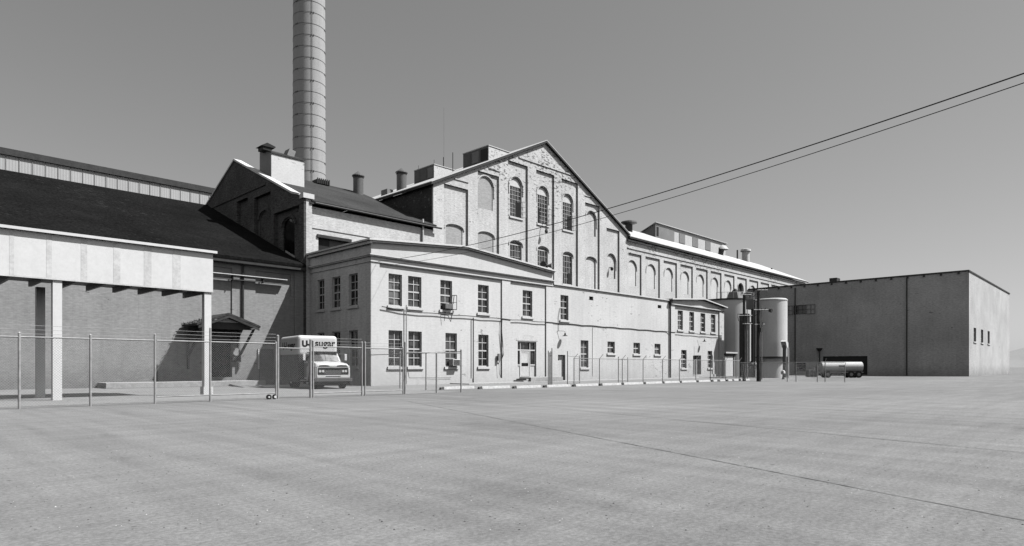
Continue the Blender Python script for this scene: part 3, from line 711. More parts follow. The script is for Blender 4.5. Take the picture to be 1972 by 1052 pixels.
# roof penthouse with white front
yp0, yp1 = 55.5, 57.8; xp0, xp1 = 26.25, fx(586, 55.5)
pp = MB().plate('L', [(yp0, broof(yp0)-.1), (yp1, broof(yp1)-.1), (yp1, 21.35), (yp0, 20.45)], [], xp0, xp1).build('roof_penthouse', 'penthouse_white', boi)
MB().plate('L', [(yp0+.001, broof(yp0)), (yp1, broof(yp1)), (yp1, 21.33), (yp0+.001, 20.43)], [], xp0-.03, xp0-.002).build('penthouse_side_shade', 'sheet_grey', pp)  # grey sheet puts shade into the colour of the white box's left face
MB().plate('L', [(yp0-.08, 20.44), (yp1+.05, 21.36), (yp1+.05, 21.5), (yp0-.08, 20.58)], [], xp0-.06, xp1+.06).build('penthouse_roof', 'iron', pp)
hx = fx(516, 56); m = MB(); m.box(hx-.45, hx+.35, 56.0, 57.0, 20.8, 21.1); m.plate('F', [(hx-.65, 21.1), (hx-.1, 21.45), (hx+.7, 21.25), (hx+.6, 21.1)], [], 55.9, 57.1); m.build('exhaust_hood', 'black_metal', pp)
hx = fx(559, 56); m = MB(); m.plate('F', [(hx-.35, 20.8), (hx+.3, 20.65), (hx+.5, 21.3), (hx-.1, 21.45)], [], 55.9, 56.8); m.build('vent_box', 'sheet_grey', pp)
stack(boi, 38.1, 60.1, 19.6, 21.75, .54)
x_ = fx(619, 61); m = MB(); m.box(x_-.7, x_+.7, 60.6, 61.6, 20.3, 20.75)
for k in range(7): m.box(x_-.72+.22*k, x_-.62+.22*k, 60.5, 60.6, 20.3, 20.85)
m.build('roof_grating', 'iron', boi)
# ------------------------------------------------------------------ chimney
CH = at(595.5, 81.3)
chm = root('chimney_stack', (CH[0], CH[1], 0), 'tall round concrete chimney with iron hoops rising behind the boiler house roof', 'chimney')
MB().lathe(CH, [(2.06, 0), (2.0, 20), (1.93, 49), (1.9, 60)], 64).build('shaft', 'chimney_concrete', chm)
hA = []
def hoop(azs, z, r):
    m = MB(); pts = []
    n = 64
    for rr, zz in ((r, -.018), (r+.016, -.018), (r+.016, .018), (r, .018)):
        for k in range(n): pts.append((CH[0]+rr*math.cos(2*math.pi*k/n), CH[1]+rr*math.sin(2*math.pi*k/n), z+zz))
    fs = [(j*n+k, j*n+(k+1) % n, ((j+1) % 4)*n+(k+1) % n, ((j+1) % 4)*n+k) for j in range(4) for k in range(n)]
    m.add(pts, fs)
    for az in azs:
        for s in (-.13, .13):
            a = az+s/r; x, y = CH[0]+(r+.02)*math.cos(a), CH[1]+(r+.02)*math.sin(a)
            m.box(x-.05, x+.05, y-.05, y+.05, z-.07, z+.07)
    return m.build('hoop', 'hoop_iron', chm, weld=False)
toc = math.atan2(-CH[1], -CH[0])
z = 20.0; k = 0
base = {0: None, 1: None}
while z < 59:
    az = (toc+R(12), toc+R(132), toc+R(252)) if k % 2 == 0 else (toc-R(48), toc+R(72), toc+R(192))
    hoop(az, z, 2.01-.0022*(z-20)); z += 1.40; k += 1
sm = MB(); a = toc+R(10); r = 2.03
sm.tube([(CH[0]+2.08*math.cos(a), CH[1]+2.08*math.sin(a), 18), (CH[0]+1.97*math.cos(a), CH[1]+1.97*math.sin(a), 60)], .025, 6); sm.build('ladder_rail', 'hoop_iron', chm)
# ------------------------------------------------------------------ low building with tar roof (left)
lowl = root('storehouse', (10, 55, 0), 'low grey brick storehouse with steep dark tar roof, left of the office yard', 'building')
XW = -7.0
YL = 48.52
ah = arch(fx(404, YL)-2.2, fx(447, YL), 7.2, zp(420, 511, YL), .5)
MB().plate('F', rect(XW, XB-.002, 0, 9.45), [rect(XW+1, fx(447, YL), .6, 8.75), rect(fx(492, YL), fx(560, YL), 7.0, 8.75)], YL, YL+.1).build('pilaster_wall', 'grey_brick', lowl)
dz = (fx(396, YL), fx(447, YL), .38, 3.2); dz2 = (fx(499, YL), fx(526, YL), .38, zp(510, 672, YL))
MB().plate('F', rect(XW+.05, XB-.002, 0, 9.4), [rect(*dz)], YL+.102, YL+.4).build('front_wall', 'grey_brick', lowl)
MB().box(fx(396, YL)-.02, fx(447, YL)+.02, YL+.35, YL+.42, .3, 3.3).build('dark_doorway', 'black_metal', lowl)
MB().box(XB-.0-.75, XB-.003, YL-.14, YL-.001, 0, 9.3).build('corner_pilaster', 'grey_brick', lowl)
roof_pts = [(47.9, 9.35), (68.4, 17.75), (68.4, 17.95), (47.9, 9.55)]
MB().plate('L', roof_pts, [], XW-.4, XB-.003).build('roof', 'tar_roof', lowl)
MB().plate('L', [(47.95, 9.1), (48.51, 9.1), (48.51, 9.34), (47.95, 9.34)], [], XW-.3, XB-.004).build('eaves_board', 'iron', lowl)
MB().plate('L', [(YL+.41, 0), (68, 0), (68, 17.4), (YL+.41, 9.3)], [], XW, XW+.3).build('end_wall', 'grey_brick', lowl)
# long shelf pipe with its white top
xs0, xs1 = XW+1, fx(553, 48.1)
m = MB(); m.box(xs0, xs1, 48.02, 48.38, 8.17, 8.24); m.build('door_track_ledge', 'sheet_pale', lowl, bevel=.02)
m = MB(); m.tube([(xs0, 48.2, 7.86), (xs1-.3, 48.2, 7.86)], .035, 6)
x = xs0+.5
while x < xs1: m.box(x, x+.06, 48.1, 48.51, 7.8, 8.165); x += 2.3
m.build('rail_bracket', 'iron', lowl)
m = MB(); x_ = fx(468, 48.4); m.tube([(x_, 48.42, 4.6), (x_, 48.42, 9.2)], .09, 8); m.build('downspout', 'iron', lowl)
MB().box(dz2[0], dz2[1], YL-.06, YL-.002, .38, dz2[3]).build('sliding_door', 'door_grey', lowl)
MB().box(dz2[0]-.12, dz2[0]-.02, YL-.1, YL-.002, 1.2, dz2[3]).build('door_post', 'sheet_pale', lowl)
# porch
por = root('door_porch', (18.5, 47, 0), 'weathered gabled wooden porch roof on a brace over the dark storehouse doorway', 'porch')
pY = 45.6; xl, xm, xr = 16.35, 18.5, 20.75
MB().plate('F', [(xl, 4.2), (xm, 5.0), (xr, 4.2), (xr, 4.34), (xm, 5.16), (xl, 4.34)], [], pY, 48.5).build('porch_roof', 'shingle', por)
MB().plate('F', [(xl+.1, 4.0), (xm, 4.82), (xr-.1, 4.0), (xr-.1, 4.18), (xm, 4.98), (xl+.1, 4.18)], [], pY-.05, pY+.06).build('bargeboard', 'iron', por)
MB().plate('F', [(xm-.8, 4.5), (xm, 4.78), (xm+.8, 4.5)], [], pY+.3, pY+.36).build('gable_board', 'sheet_pale', por)
MB().plate('F', [(xl+.3, 4.02), (xr-.3, 4.02), (xm, 4.79)], [], pY+.4, pY+.45).build('gable_infill', 'iron', por)
for x in (xl+.35, xr-.45):
    m = MB(); 
    m.plate('L', [(pY+.1, 4.1), (pY+.3, 4.1), (48.45, 2.2), (48.45, 1.95)], [], x, x+.12)
    m.box(x, x+.12, 48.3, 48.5, 1.2, 4.15); m.build('brace', 'wood_grey', por)
m = MB()
for i in range(110):
    x = xl-.1+1.3*random.random()**1.6; y = random.uniform(46.2, 48.4); z = 4.35+(x-xl)*.37; a = random.uniform(0, 6.28)
    dx, dy = math.cos(a)*.04, math.sin(a)*.04; hh_ = random.uniform(.05, .2)
    m.add([(x-dx, y-dy, z), (x+dx, y+dy, z), (x+random.uniform(-.15, .15), y+random.uniform(-.1, .1), z+hh_)], [(0, 1, 2)])
vn = m.build('creeping_vine', 'weeds', None, weld=False); tag(vn, 'dry weedy vine growing over the left side of the porch roof', 'vine', kind='stuff')
dk = MB().box(fx(330, 47)-4, fx(505, 47), 46.4, 48.45, 0, .36).build('loading_platform', 'concrete', None, bevel=.02)
tag(dk, 'low concrete platform along the storehouse wall below the porch', 'platform')
for i, (pa, pb, h, lb) in enumerate((((418, 741), (468, 747), .3, 'dark weathered plank leaning off the platform edge, nearer one'), ((455, 736), (505, 745), .3, 'grey weathered plank leaning off the platform edge, farther one'))):
    a = gnd(*pa); b = gnd(*pb); rr = root('wooden_ramp', ((a[0]+b[0])/2, (a[1]+b[1])/2, 0), lb, 'ramp', 'ramps at the platform')
    vs = [(a[0], a[1], h), (b[0], b[1], .02), (b[0]+.5, b[1]+.9, .02), (a[0]+.5, a[1]+.9, h)]
    vs = vs+[(x, y, z-.06 if z > .1 else 0) for x, y, z in vs]
    MB().add(vs, [(0,1,2,3),(7,6,5,4),(0,4,5,1),(1,5,6,2),(2,6,7,3),(3,7,4,0)]).build('deck', 'wood_grey', rr)
    MB().box(a[0]+.1, a[0]+.6, a[1]+.1, a[1]+.8, 0, h-.07).build('support', 'black_metal', rr)
# wall fan/vent on the storehouse
x_ = fx(454.5, 48.4); z_ = zp(454.5, 678, 48.4)
o = root('wall_gauge', (x_, 48.4, z_), 'round pale plate on the storehouse wall beside the porch doorway', 'wall plate')
MB().tube([(x_, 48.51, z_), (x_, 48.3, z_)], .28, 20).build('dial', 'galvanized', o)
m = MB(); m.box(x_-.3, x_+.35, 48.3, 48.5, z_-.75, z_-.35); m.build('bracket_box', 'iron', o)
# junk pile at far left
for i, (px, py, sx, h, mt, lb) in enumerate(((352, 740, .5, .55, 'iron', 'dark scrap crate by the platform at the left edge'), (363, 741, .35, .3, 'sheet_pale', 'pale bucket-shaped tin beside the dark scrap crate'))):
    x, y = gnd(px, py); 
    o = root('scrap_bin' if i == 0 else 'metal_pail', (x, y, 0), lb, 'bin' if i == 0 else 'pail')
    MB().lathe((x, y), [(sx*.8, 0), (sx, h)], 14).build('body', mt, o)
    MB().lathe((x, y), [(sx*1.05, h-.05), (sx*1.05, h+.02)], 14).build('rim', mt, o)
# ------------------------------------------------------------------ back building with panel siding
bk = root('panel_clad_building', (15, 84, 0), 'pale panel-clad tall building behind the storehouse roof', 'building')
MB().box(-20, 31, 78, 90, 0, 21.7).build('wall', 'panel_siding', bk)
MB().box(-20.2, 31.2, 77.8, 90.2, 21.72, 22.35).build('roof_edge', 'iron', bk)
m = MB(); x = -19.0
while x < 31: m.box(x, x+.06, 77.95, 77.999, 14, 21.7); x += 1.05
m.box(-20, 31, 77.93, 77.99, 18.6, 18.7); m.build('panel_joint', 'sheet_grey', bk)
# ------------------------------------------------------------------ dark brick warehouse (right)
XD = 108.9
wh = root('warehouse', (118, 40, 0), 'dark flat-roofed brick warehouse in shade behind the silo at the right', 'building')
YN = 17.0
zt_ = 14.7
w1 = (fy(1553, XD), fy(1528, XD)); w1 = (min(w1), max(w1)); wz = (fz(605, XD, w1[0]), fz(587, XD, w1[0]))
w2 = (min(fy(1552, XD), fy(1531, XD)), max(fy(1552, XD), fy(1531, XD))); w2z = (.6, 2.1)
o1 = (29.8, fy(1584, XD), .1, fz(686.5, XD, fy(1600, XD)))
MB().plate('L', rect(YN, Y1-.05, 0, zt_), [rect(w1[0], w1[1], *wz), rect(w2[0], w2[1], *w2z), rect(*o1)], XD, XD+.4).build('side_wall', 'right_brick', wh)
window(wh, 'L', w1[0], w1[1], wz[0], wz[1], XD+.25, 3, 2, 'glass_black', mw=.05, fm='iron')
window(wh, 'L', w2[0], w2[1], w2z[0], w2z[1], XD+.25, 3, 2, 'glass_black', mw=.05, fm='sheet_dark')
for yy in (w1[0]-1.4, w1[1]+.05):
    m = MB(); m.plate('L', rect(yy, yy+1.35, *wz), [rect(yy+.08, yy+.62, wz[0]+.08, (wz[0]+wz[1])/2-.04), rect(yy+.70, yy+1.27, wz[0]+.08, (wz[0]+wz[1])/2-.04), rect(yy+.08, yy+.62, (wz[0]+wz[1])/2+.04, wz[1]-.08), rect(yy+.70, yy+1.27, (wz[0]+wz[1])/2+.04, wz[1]-.08)], XD-.12, XD-.06)
    m.build('open_casement', 'sheet_grey', wh)
MB().box(XD+.3, XD+.38, o1[0], o1[1], o1[2], o1[3]).build('bay_opening', 'black_metal', wh)
MB().plate('F', rect(XD+.002, XD+40, 0, zt_), [rect(XD+4, XD+6, 5, 7), rect(XD+10, XD+12, 5, 7), rect(XD+16, XD+18, 5, 7)], YN, YN+.4).build('front_wall', 'right_brick', wh) 
for k in range(3): window(wh, 'F', XD+4+6*k, XD+6+6*k, 5, 7, YN+.25, 3, 3, 'glass_dark', face=YN)
MB().box(XD-.1, XD+40, YN-.1, Y1-.06, zt_+.002, zt_+.2).build('coping', 'iron', wh)
m = MB()
for k in range(15): yy = YN+1.0+k*2.1; m.box(XD-.16, XD-.001, yy, yy+.25, zt_-.3, zt_-.02)
m.build('joist_end', 'iron', wh)
m = MB(); m.tube([(XD-.12, 40.6, .1), (XD-.12, 40.6, zt_-.3)], .09, 8); m.build('downspout', 'iron', wh)
m = MB(); m.tube([(XD-.1, 24.5, .1), (XD-.1, 24.5, zt_-.3)], .09, 8); m.build('downspout', 'iron', wh)
MB().box(XD+1, XD+2.6, fy(1601, XD)-.5, fy(1593, XD), zt_+.2, zt_+.9).build('roof_vent', 'iron', wh)
x_, y_ = XD-.5, fy(1578, XD-.5); m = MB(); m.tube([(x_, y_, 0), (x_, y_, 3.8)], .12, 8); m.lathe((x_, y_), [(.15, 3.8), (.5, 4.3), (.45, 4.35), (.1, 4.0)], 10); m.build('vent_pipe', 'iron', wh)
# ------------------------------------------------------------------ tank, silo, shed, poles
tk = root('storage_tank', (91.5, 42.5, 0), 'large plain grey cylindrical storage tank behind the pavilion, with a hopper on top', 'tank')
TC = at(1401, 91.5); tr = 3.6; tz = H+(706-578)*90/F
MB().lathe(TC, [(tr, 0), (tr, tz)], 64).build('shell', 'tank_paint', tk)
MB().lathe(TC, [(tr+.1, tz-.14), (tr+.1, tz+.06)], 64).build('rim', 'iron', tk)
hx, hy = at(1416, 90); m = MB(); z0 = tz+.07
m.add([(hx-1.0, hy-.9, z0), (hx+1.0, hy-.9, z0), (hx+1.0, hy+.9, z0), (hx-1, hy+.9, z0), (hx-.7, hy-.6, z0+1.0), (hx+.7, hy-.6, z0+1.0), (hx+.7, hy+.6, z0+1.0), (hx-.7, hy+.6, z0+1.0)], [(0,3,2,1),(4,5,6,7),(0,1,5,4),(1,2,6,5),(2,3,7,6),(3,0,4,7)]); m.build('hopper', 'sheet_grey', tk)
MB().lathe((hx, hy), [(.5, z0+1.001), (.45, z0+1.2), (.1, z0+1.5)], 12).build('hopper_cap', 'black_metal', tk)
m = MB()
for k in range(12):
    a = toc+R(-60)+k*R(12); x, y = TC[0]+tr*math.cos(a), TC[1]+tr*math.sin(a)
    m.tube([(x, y, tz), (x, y, tz+.9)], .025, 5)
m.tube([(TC[0]+tr*math.cos(toc+R(-60)+k*R(12)), TC[1]+tr*math.sin(toc+R(-60)+k*R(12)), tz+.9) for k in range(12)], .025, 5); m.build('guard_rail', 'pole_hardware', tk)
SC = at(1485.5, 79); sr = 28.5*79/F
sil = root('silo', (SC[0], SC[1], 0), 'pale round silo on a narrower skirt, just right of the utility poles', 'silo')
sz = H+(706-575)*78/F
MB().lathe(SC, [(sr, 2.55), (sr, sz-.1), (sr-.1, sz)], 64).build('shell', 'silo_paint', sil)
m = MB()
for k in range(18): z = 2.6+k*.4; m.lathe(SC, [(sr+.004, z), (sr+.018, z+.02), (sr+.004, z+.04)], 48)
MB().lathe(SC, [(sr+.05, sz-.25), (sr+.05, sz-.1)], 64).build('rim', 'silo_paint', sil)
MB().lathe(SC, [(sr-.35, 0), (sr-.35, 2.5)], 48).build('skirt', 'tank_paint', sil)
MB().lathe(SC, [(sr+.06, 2.45), (sr+.06, 2.6)], 64).build('skirt_ring', 'iron', sil)
px_, py_ = at(1511, 76)
m = MB(); m.tube([(px_, py_, .1), (px_, py_, H+(706-662)*76/F)], .22, 12); m.build('riser_pipe', 'sheet_dark', sil)
zc = H+(706-660)*76/F; m = MB(); m.plate('F', [(px_-.05, zc-.6), (px_+.35, zc-.6), (px_+.35, zc-.05), (px_-.1, zc+.3), (px_-.45, zc+.1), (px_-.3, zc-.1)], [], py_-.3, py_+.3); m.build('pipe_hood', 'silo_paint', sil)
m = MB(); m.tube([(px_+.3, py_-.3, .0), (px_+.3, py_-.3, zc-.6)], .1, 8); m.build('side_pipe', 'silo_paint', sil)
vx, vy = at(1508, 70); vv = root('discharge_valve', (vx, vy, 0), 'small white discharge valve on a stand at the foot of the silo', 'valve')
m = MB(); m.tube([(vx, vy, 0), (vx, vy, .5)], .07, 8); m.tube([(vx-.3, vy, .0), (vx, vy, .5), (vx+.35, vy, .0)], .04, 6); m.build('stand', 'iron', vv)
m = MB(); m.lathe((vx, vy), [(.1, .5), (.24, .65), (.2, .9), (.1, 1.0)], 12); m.build('body', 'silo_paint', vv)
MB().tube([(vx-.25, vy-.1, .75), (vx-.25, vy-.14, .75)], .17, 12).build('hand_wheel', 'iron', vv)
# pipes & box between tank and silo
cv = root('conveyor_leg', at(1450, 84)+(0,), 'dark vertical pipes with a grey head box between the tank and the silo', 'conveyor')
x, y = at(1447, 84)
zt2 = H+(706-577)*84/F; MB().box(x-.5, x+.5, y-.5, y+.5, H+(706-596)*84/F, zt2).build('head_box', 'sheet_grey', cv)
m = MB()
for dx in (-.3, .25): m.tube([(x+dx, y-.25, .2), (x+dx, y-.25, H+(706-596)*84/F)], .16, 10)
m.build('pipe', 'black_metal', cv)
m = MB(); m.box(x-.75, x+.75, y-.6, y+.6, 0, 1.2); m.lathe((x, y-.2), [(.5, 1.21), (.6, 1.7), (.3, 2.1)], 14); m.build('boot', 'sheet_grey', cv)
x2, y2 = at(1453, 83); MB().tube([(x2, y2, 0), (x2, y2, H+(706-577)*83/F)], .12, 8).build('riser', 'iron', cv)
mt_ = MB(); mt_.box(x-.75, x+.45, y+.4, y+1.3, .0, 8.3); mt_.build('lit_strip_cover', 'iron', cv)  # dark casing added and widened to hide the tank's sunlit strip
# shed
sh = root('utility_shed', (83.6, 40.5, 0), 'small pale shed with white roof slab between the pavilion and the utility pole', 'shed')
s0, s1 = X3+.3, fx(1426.5, Y0); 
MB().box(s0, s1, 39.6, 42, 0, 3.0).build('wall', 'low_paint', sh)
MB().box(s0-.1, s1+.4, 39.2, 42.2, 3.15, 3.35).build('roof', 'sheet_pale', sh)
MB().box(s0, s1+.1, 39.45, 39.59, 2.85, 3.14).build('roof_beam', 'iron', sh)
m = MB(); m.box(s0+.3, s0+2.6, 39.52, 39.59, .1, 2.8); m.build('shed_door', 'stone', sh)
for k in (0, 2.75): MB().box(s0+.02+k, s0+.25+k, 39.45, 39.59, 0, 2.85).build('door_post', 'sheet_grey', sh)
# utility poles
def upole(px, D, ytop, arms, lb):
    x, y = at(px, D); zt = H+(706-ytop)*D/F
    u = root('utility_pole', (x, y, 0), lb, 'utility pole', 'utility poles by the silo')
    MB().tube([(x, y, 0), (x, y, zt)], .17, 12, r1=.12).build('pole', 'pole_wood', u)
    rx, ry = SA, -CA
    MB().tube([(x+rx*.32, y+ry*.32, .2), (x+rx*.3, y+ry*.3, zt*.82)], .045, 8).build('conduit', 'galvanized', u)
    for (a, b, yy, mt) in arms:
        z = H+(706-yy)*D/F; a_ = (a-px)*D/F; b_ = (b-px)*D/F
        o = MB().tube([(x+rx*a_, y+ry*a_-.12, z), (x+rx*b_, y+ry*b_-.12, z)], .055, 6).build('crossarm', mt, u)
        k = a_+.06
        while k < b_:
            MB().lathe((x+rx*k, y+ry*k-.12), [(.03, z+.05), (.05, z+.1), (.045, z+.16), (.02, z+.19)], 8).build('insulator', 'iron', o)
            k += .34
    return u, x, y, rx, ry
u, x, y, rx, ry = upole(1433, 62, 566, [(1424, 1444, 568, 'pole_hardware'), (1418, 1446, 608, 'pole_hardware'), (1428, 1446, 624, 'pole_hardware')], 'dark wooden utility pole with short crossarms, left of the two by the silo')
m = MB()
for k in range(4):
    z = H+(706-612)*62/F; t = -.75+k*.14; m.tube([(x+rx*t, y+ry*t-.15, z+.1), (x+rx*(t+.08), y+ry*(t+.08)-.15, z-.35)], .03, 5)
m.build('fuse_cutout', 'iron', u)
u, x, y, rx, ry = upole(1460.5, 60, 557, [(1456, 1476, 559, 'pole_hardware'), (1449, 1477, 597, 'pole_hardware'), (1451, 1470, 625, 'pole_hardware')], 'dark wooden utility pole with a lamp on its crossarm, nearer the silo')
z = H+(706-598)*60/F; t = 16.5*60/F
MB().tube([(x+rx*t, y+ry*t-.2, z), (x+rx*t, y+ry*t-.45, z-.05)], .14, 12, r1=.2).build('lamp_head', 'iron', u)
MB().box(x-.2, x+.2, y-.35, y-.18, H+(706-640)*60/F, H+(706-632)*60/F).build('junction_box', 'iron', u)
# lines between the two poles
for k, yy in enumerate((568, 608)):
    a = at(1433, 62); b = at(1460.5, 60)
    o = MB().tube([(a[0], a[1]-.2, H+(706-yy)*62/F), ((a[0]+b[0])/2, (a[1]+b[1])/2-.2, H+(706-yy)*61/F-.2), (b[0], b[1]-.2, H+(706-yy+8)*60/F)], .02, 5).build('slack_wire', 'wire_black')
    tag(o, ['upper slack wire strung between the two utility poles', 'lower slack wire strung between the two utility poles'][k], 'wire', 'wires between the poles')
# overhead service wires from the office corner toward the upper right
def service(y0, pts, r, lb):
    # quadratic sag through 3-D points computed from fixed depths
    A = Vector(pts[0]); Bv = Vector(pts[1]); n = 40; out = []
    for i in range(n+1):
        t = i/n; p = A.lerp(Bv, t); p.z -= 4*y0*t*(1-t); out.append(p)
    o = MB().tube(out, r, 6).build('overhead_wire', 'wire_black'); tag(o, lb, 'wire', 'overhead service wires')
def ext(px, py, D, A):
    x, y = at(px, D); Bp = Vector((x, y, H+(706-py)*D/F)); return Bp
A = Vector((X0+.5, Y0-.12, 8.98)); Bp = ext(1611, 226, 18, A); E = A+(Bp-A)*1.28; 
service(.8, [A, E], .016, 'upper dark overhead wire running from the office corner to the upper right')
A2 = Vector((X0+1.6, Y0-.12, 8.85)); Bp = ext(1611, 243, 18, A2); E = A2+(Bp-A2)*1.28
service(.8, [A2, E], .011, 'lower thinner overhead wire running from the office corner to the upper right')
# ------------------------------------------------------------------ conduits, lamps, air conditioners on the facade
cb = root('facade_cable', (50, Y0, 5.5), 'dark sagging cable clipped along the white facade between the storeys', 'cable')
pts = []; px = 732
zs = 5.75
n = 90
xA, xBc = fx(735, Y0), fx(1388, Y0)
for i in range(n+1):
    x = xA+(xBc-xA)*i/n; z = 5.52-.12*i/n+.06*abs(math.sin(i*.55))+(.25*max(0, 1-i/3.0))
    yy = Y0-.03 if x < X2-.3 else Yp-.035
    pts.append((x, yy, z))
MB().tube(pts, .035, 6).build('cable_run', 'iron', cb)
for (px, ya, yb, r, nm) in ((782, 588, 740, .04, 'conduit'), (911, 612, 738, .045, 'conduit')):
    x = fx(px, Y0); yb_ = Y0-.03
    MB().tube([(x, yb_, zp(px, yb, Y0)), (x, yb_, zp(px, ya, Y0))], r, 6).build(nm, 'galvanized' if px == 782 else 'iron', cb)
x0_, x1_ = fx(966, Y0), fx(961, Y0)
pp_ = [(x0_, Y0-.06, 5.5), (x0_-.05, Y0-.06, 4.5), (x0_+.1, Y0-.06, 3.2), (x0_+.15, Y0-.06, 2.4), (x0_-.1, Y0-.06, 1.95), (x1_, Y0-.06, 2.0)]
MB().tube(pp_, .035, 6).build('flexible_conduit', 'iron', cb)
MB().box(x1_-.2, x1_+.05, Y0-.14, Y0-.001, 1.9, 2.5).build('switch_box', 'sheet_grey', cb)
MB().tube([(x1_-.05, Y0-.04, 1.9), (x1_, Y0-.04, .8), (x1_+.15, Y0-.04, .5)], .02, 5).build('conduit', 'iron', cb)
MB().tube([(fx(785, Y0), Y0-.05, 1.0), (fx(787, Y0), Y0-.05, .55), (fx(868, Y0), Y0-.05, .5)], .03, 6).build('ground_pipe', 'sheet_grey', cb)
x = fx(1141, Y0); MB().tube([(x, Y0-.0, .4), (x, Y0-.0, 5.35)], .02, 5).build('conduit', 'sheet_grey', cb)
def wall_lamp(px, py, Y, lb):
    x = fx(px, Y); z = zp(px, py, Y)
    o = root('wall_lamp', (x, Y, z), lb, 'lamp', 'barn lamps on the facade')
    MB().tube([(x-.7, Y-.0, z+.42), (x-.35, Y-.2, z+.45), (x-.02, Y-.4, z+.42), (x, Y-.4, z+.2)], .02, 6).build('arm', 'iron', o)
    MB().lathe((x, Y-.4), [(.07, z+.25), (.09, z+.08), (.24, z+.0), (.26, z-.03)], 18).build('lamp_shade', 'iron', o)
wall_lamp(1082, 647, Y0, 'dark gooseneck lamp above the side door of the low white wall')
wall_lamp(1351, 658, Yp, 'dark gooseneck lamp above the pavilion door')
q = wins[7 if False else 7]
q = wins[7]; xa = fx(868.5, Y0)
q = wins[7]
acx0, acx1 = fx(866, Yb), fx(880, Yb)
ac = root('window_air_conditioner', ((acx0+acx1)/2, Yb, 1.4), 'pale window air conditioner jutting from a ground-floor office window', 'air conditioner', 'air conditioners')
MB().box(acx0, acx1, Yb-.42, Yb+.12, 1.45, 1.98).build('case', 'white_trim', ac, bevel=.02)
m = MB()
for k in range(7): m.box(acx0+.05, acx1-.05, Yb-.432, Yb-.421, 1.5+k*.065, 1.54+k*.065)
m.build('grille', 'iron', ac)
acx0, acx1 = fx(853, Yb), fx(868, Yb)
ac = root('window_air_conditioner', ((acx0+acx1)/2, Yb, 5.9), 'dark window air conditioner with thin struts in the open upper office window', 'air conditioner', 'air conditioners')
MB().box(acx0, acx1, Yb-.3, Yb+.12, 5.98, 6.4).build('case', 'sheet_dark', ac, bevel=.02)
m = MB()
for k in range(4): m.box(acx0+.05, acx1-.05, Yb-.312, Yb-.301, 6.03+k*.09, 6.08+k*.09)
m.build('grille', 'sheet_grey', ac)
m = MB(); m.tube([(acx1, Yb-.3, 5.98), (acx1, Yb-.0, 5.0)], .02, 5); m.tube([(acx0, Yb-.3, 5.98), (acx0, Yb-.18, 5.0)], .02, 5); m.tube([(acx1, Yb-.3, 6.4), (acx1+.1, Yb-.3, 7.1)], .03, 5); m.build('strut', 'iron', ac)
# window bracket rods by the upper right window
MB().tube([(lw[0][0]-.15, Y0-.05, 7.0), (lw[0][0]-.35, Y0-.05, 6.2), (lw[0][0]-.35, Y0-.05, 4.8)], .025, 5).build('conduit', 'iron', cb)
# yard tap / stub near wall
# ------------------------------------------------------------------ wheel stops
ws = [(851, 912, 749.7), (925, 981, 748.7), (991, 1041, 747.2), (1050, 1097, 745.8), (1106, 1150, 744.6), (1157, 1195, 743.2), (1199, 1237, 741.6), (1241, 1274, 740), (1277, 1307.5, 738.6), (1311, 1339, 737.2), (1343, 1367, 735.9), (1372, 1395, 735.1), (1400, 1421, 734.5), (1425, 1443, 733.8)]
names = ['leftmost white wheel stop, in front of the office air conditioner window', 'white wheel stop below the conduit, second from the left', 'white wheel stop in front of the entrance steps',
         'white wheel stop just right of the entrance steps', 'white wheel stop at the first post of the long fence', 'white wheel stop below the tall ground-floor window of the low wall', 'white wheel stop in front of the first small square window',
         'white wheel stop in front of the second small square window', 'white wheel stop in front of the third small square window', 'white wheel stop before the left pavilion window', 'white wheel stop before the pavilion door',
         'white wheel stop before the right pavilion window', 'white wheel stop before the utility shed', 'rightmost white wheel stop, nearest the utility poles']
wsb = None
for (a, b, yb), lb in zip(ws, names):
    m_ = (a+b)/2; gx, gy = gnd(m_, yb)
    Yw = gy if m_ < 1000 else 28.3+ (gy-28.3)*.3
    xa, xb = fx(a, Yw), fx(b, Yw); ln = xb-xa
    o = root('wheel_stop', ((xa+xb)/2, Yw, 0), lb, 'wheel stop', 'white concrete wheel stops along the fence', local=True)
    o.rotation_euler = (0, 0, random.uniform(-.02, .02))
    h = .17
    m = MB(); m.plate('L', [(-.1, 0), (.14, 0), (.09, h), (-.05, h)], [], -ln/2+.12, ln/2); m.build('block', 'curb_white', o, bevel=.012)
    m = MB(); m.plate('L', [(-.09, .0), (.13, .0), (.07, .14), (-.03, .14)], [], -ln/2-.12, -ln/2+.11); m.build('end_socket', 'iron', o)
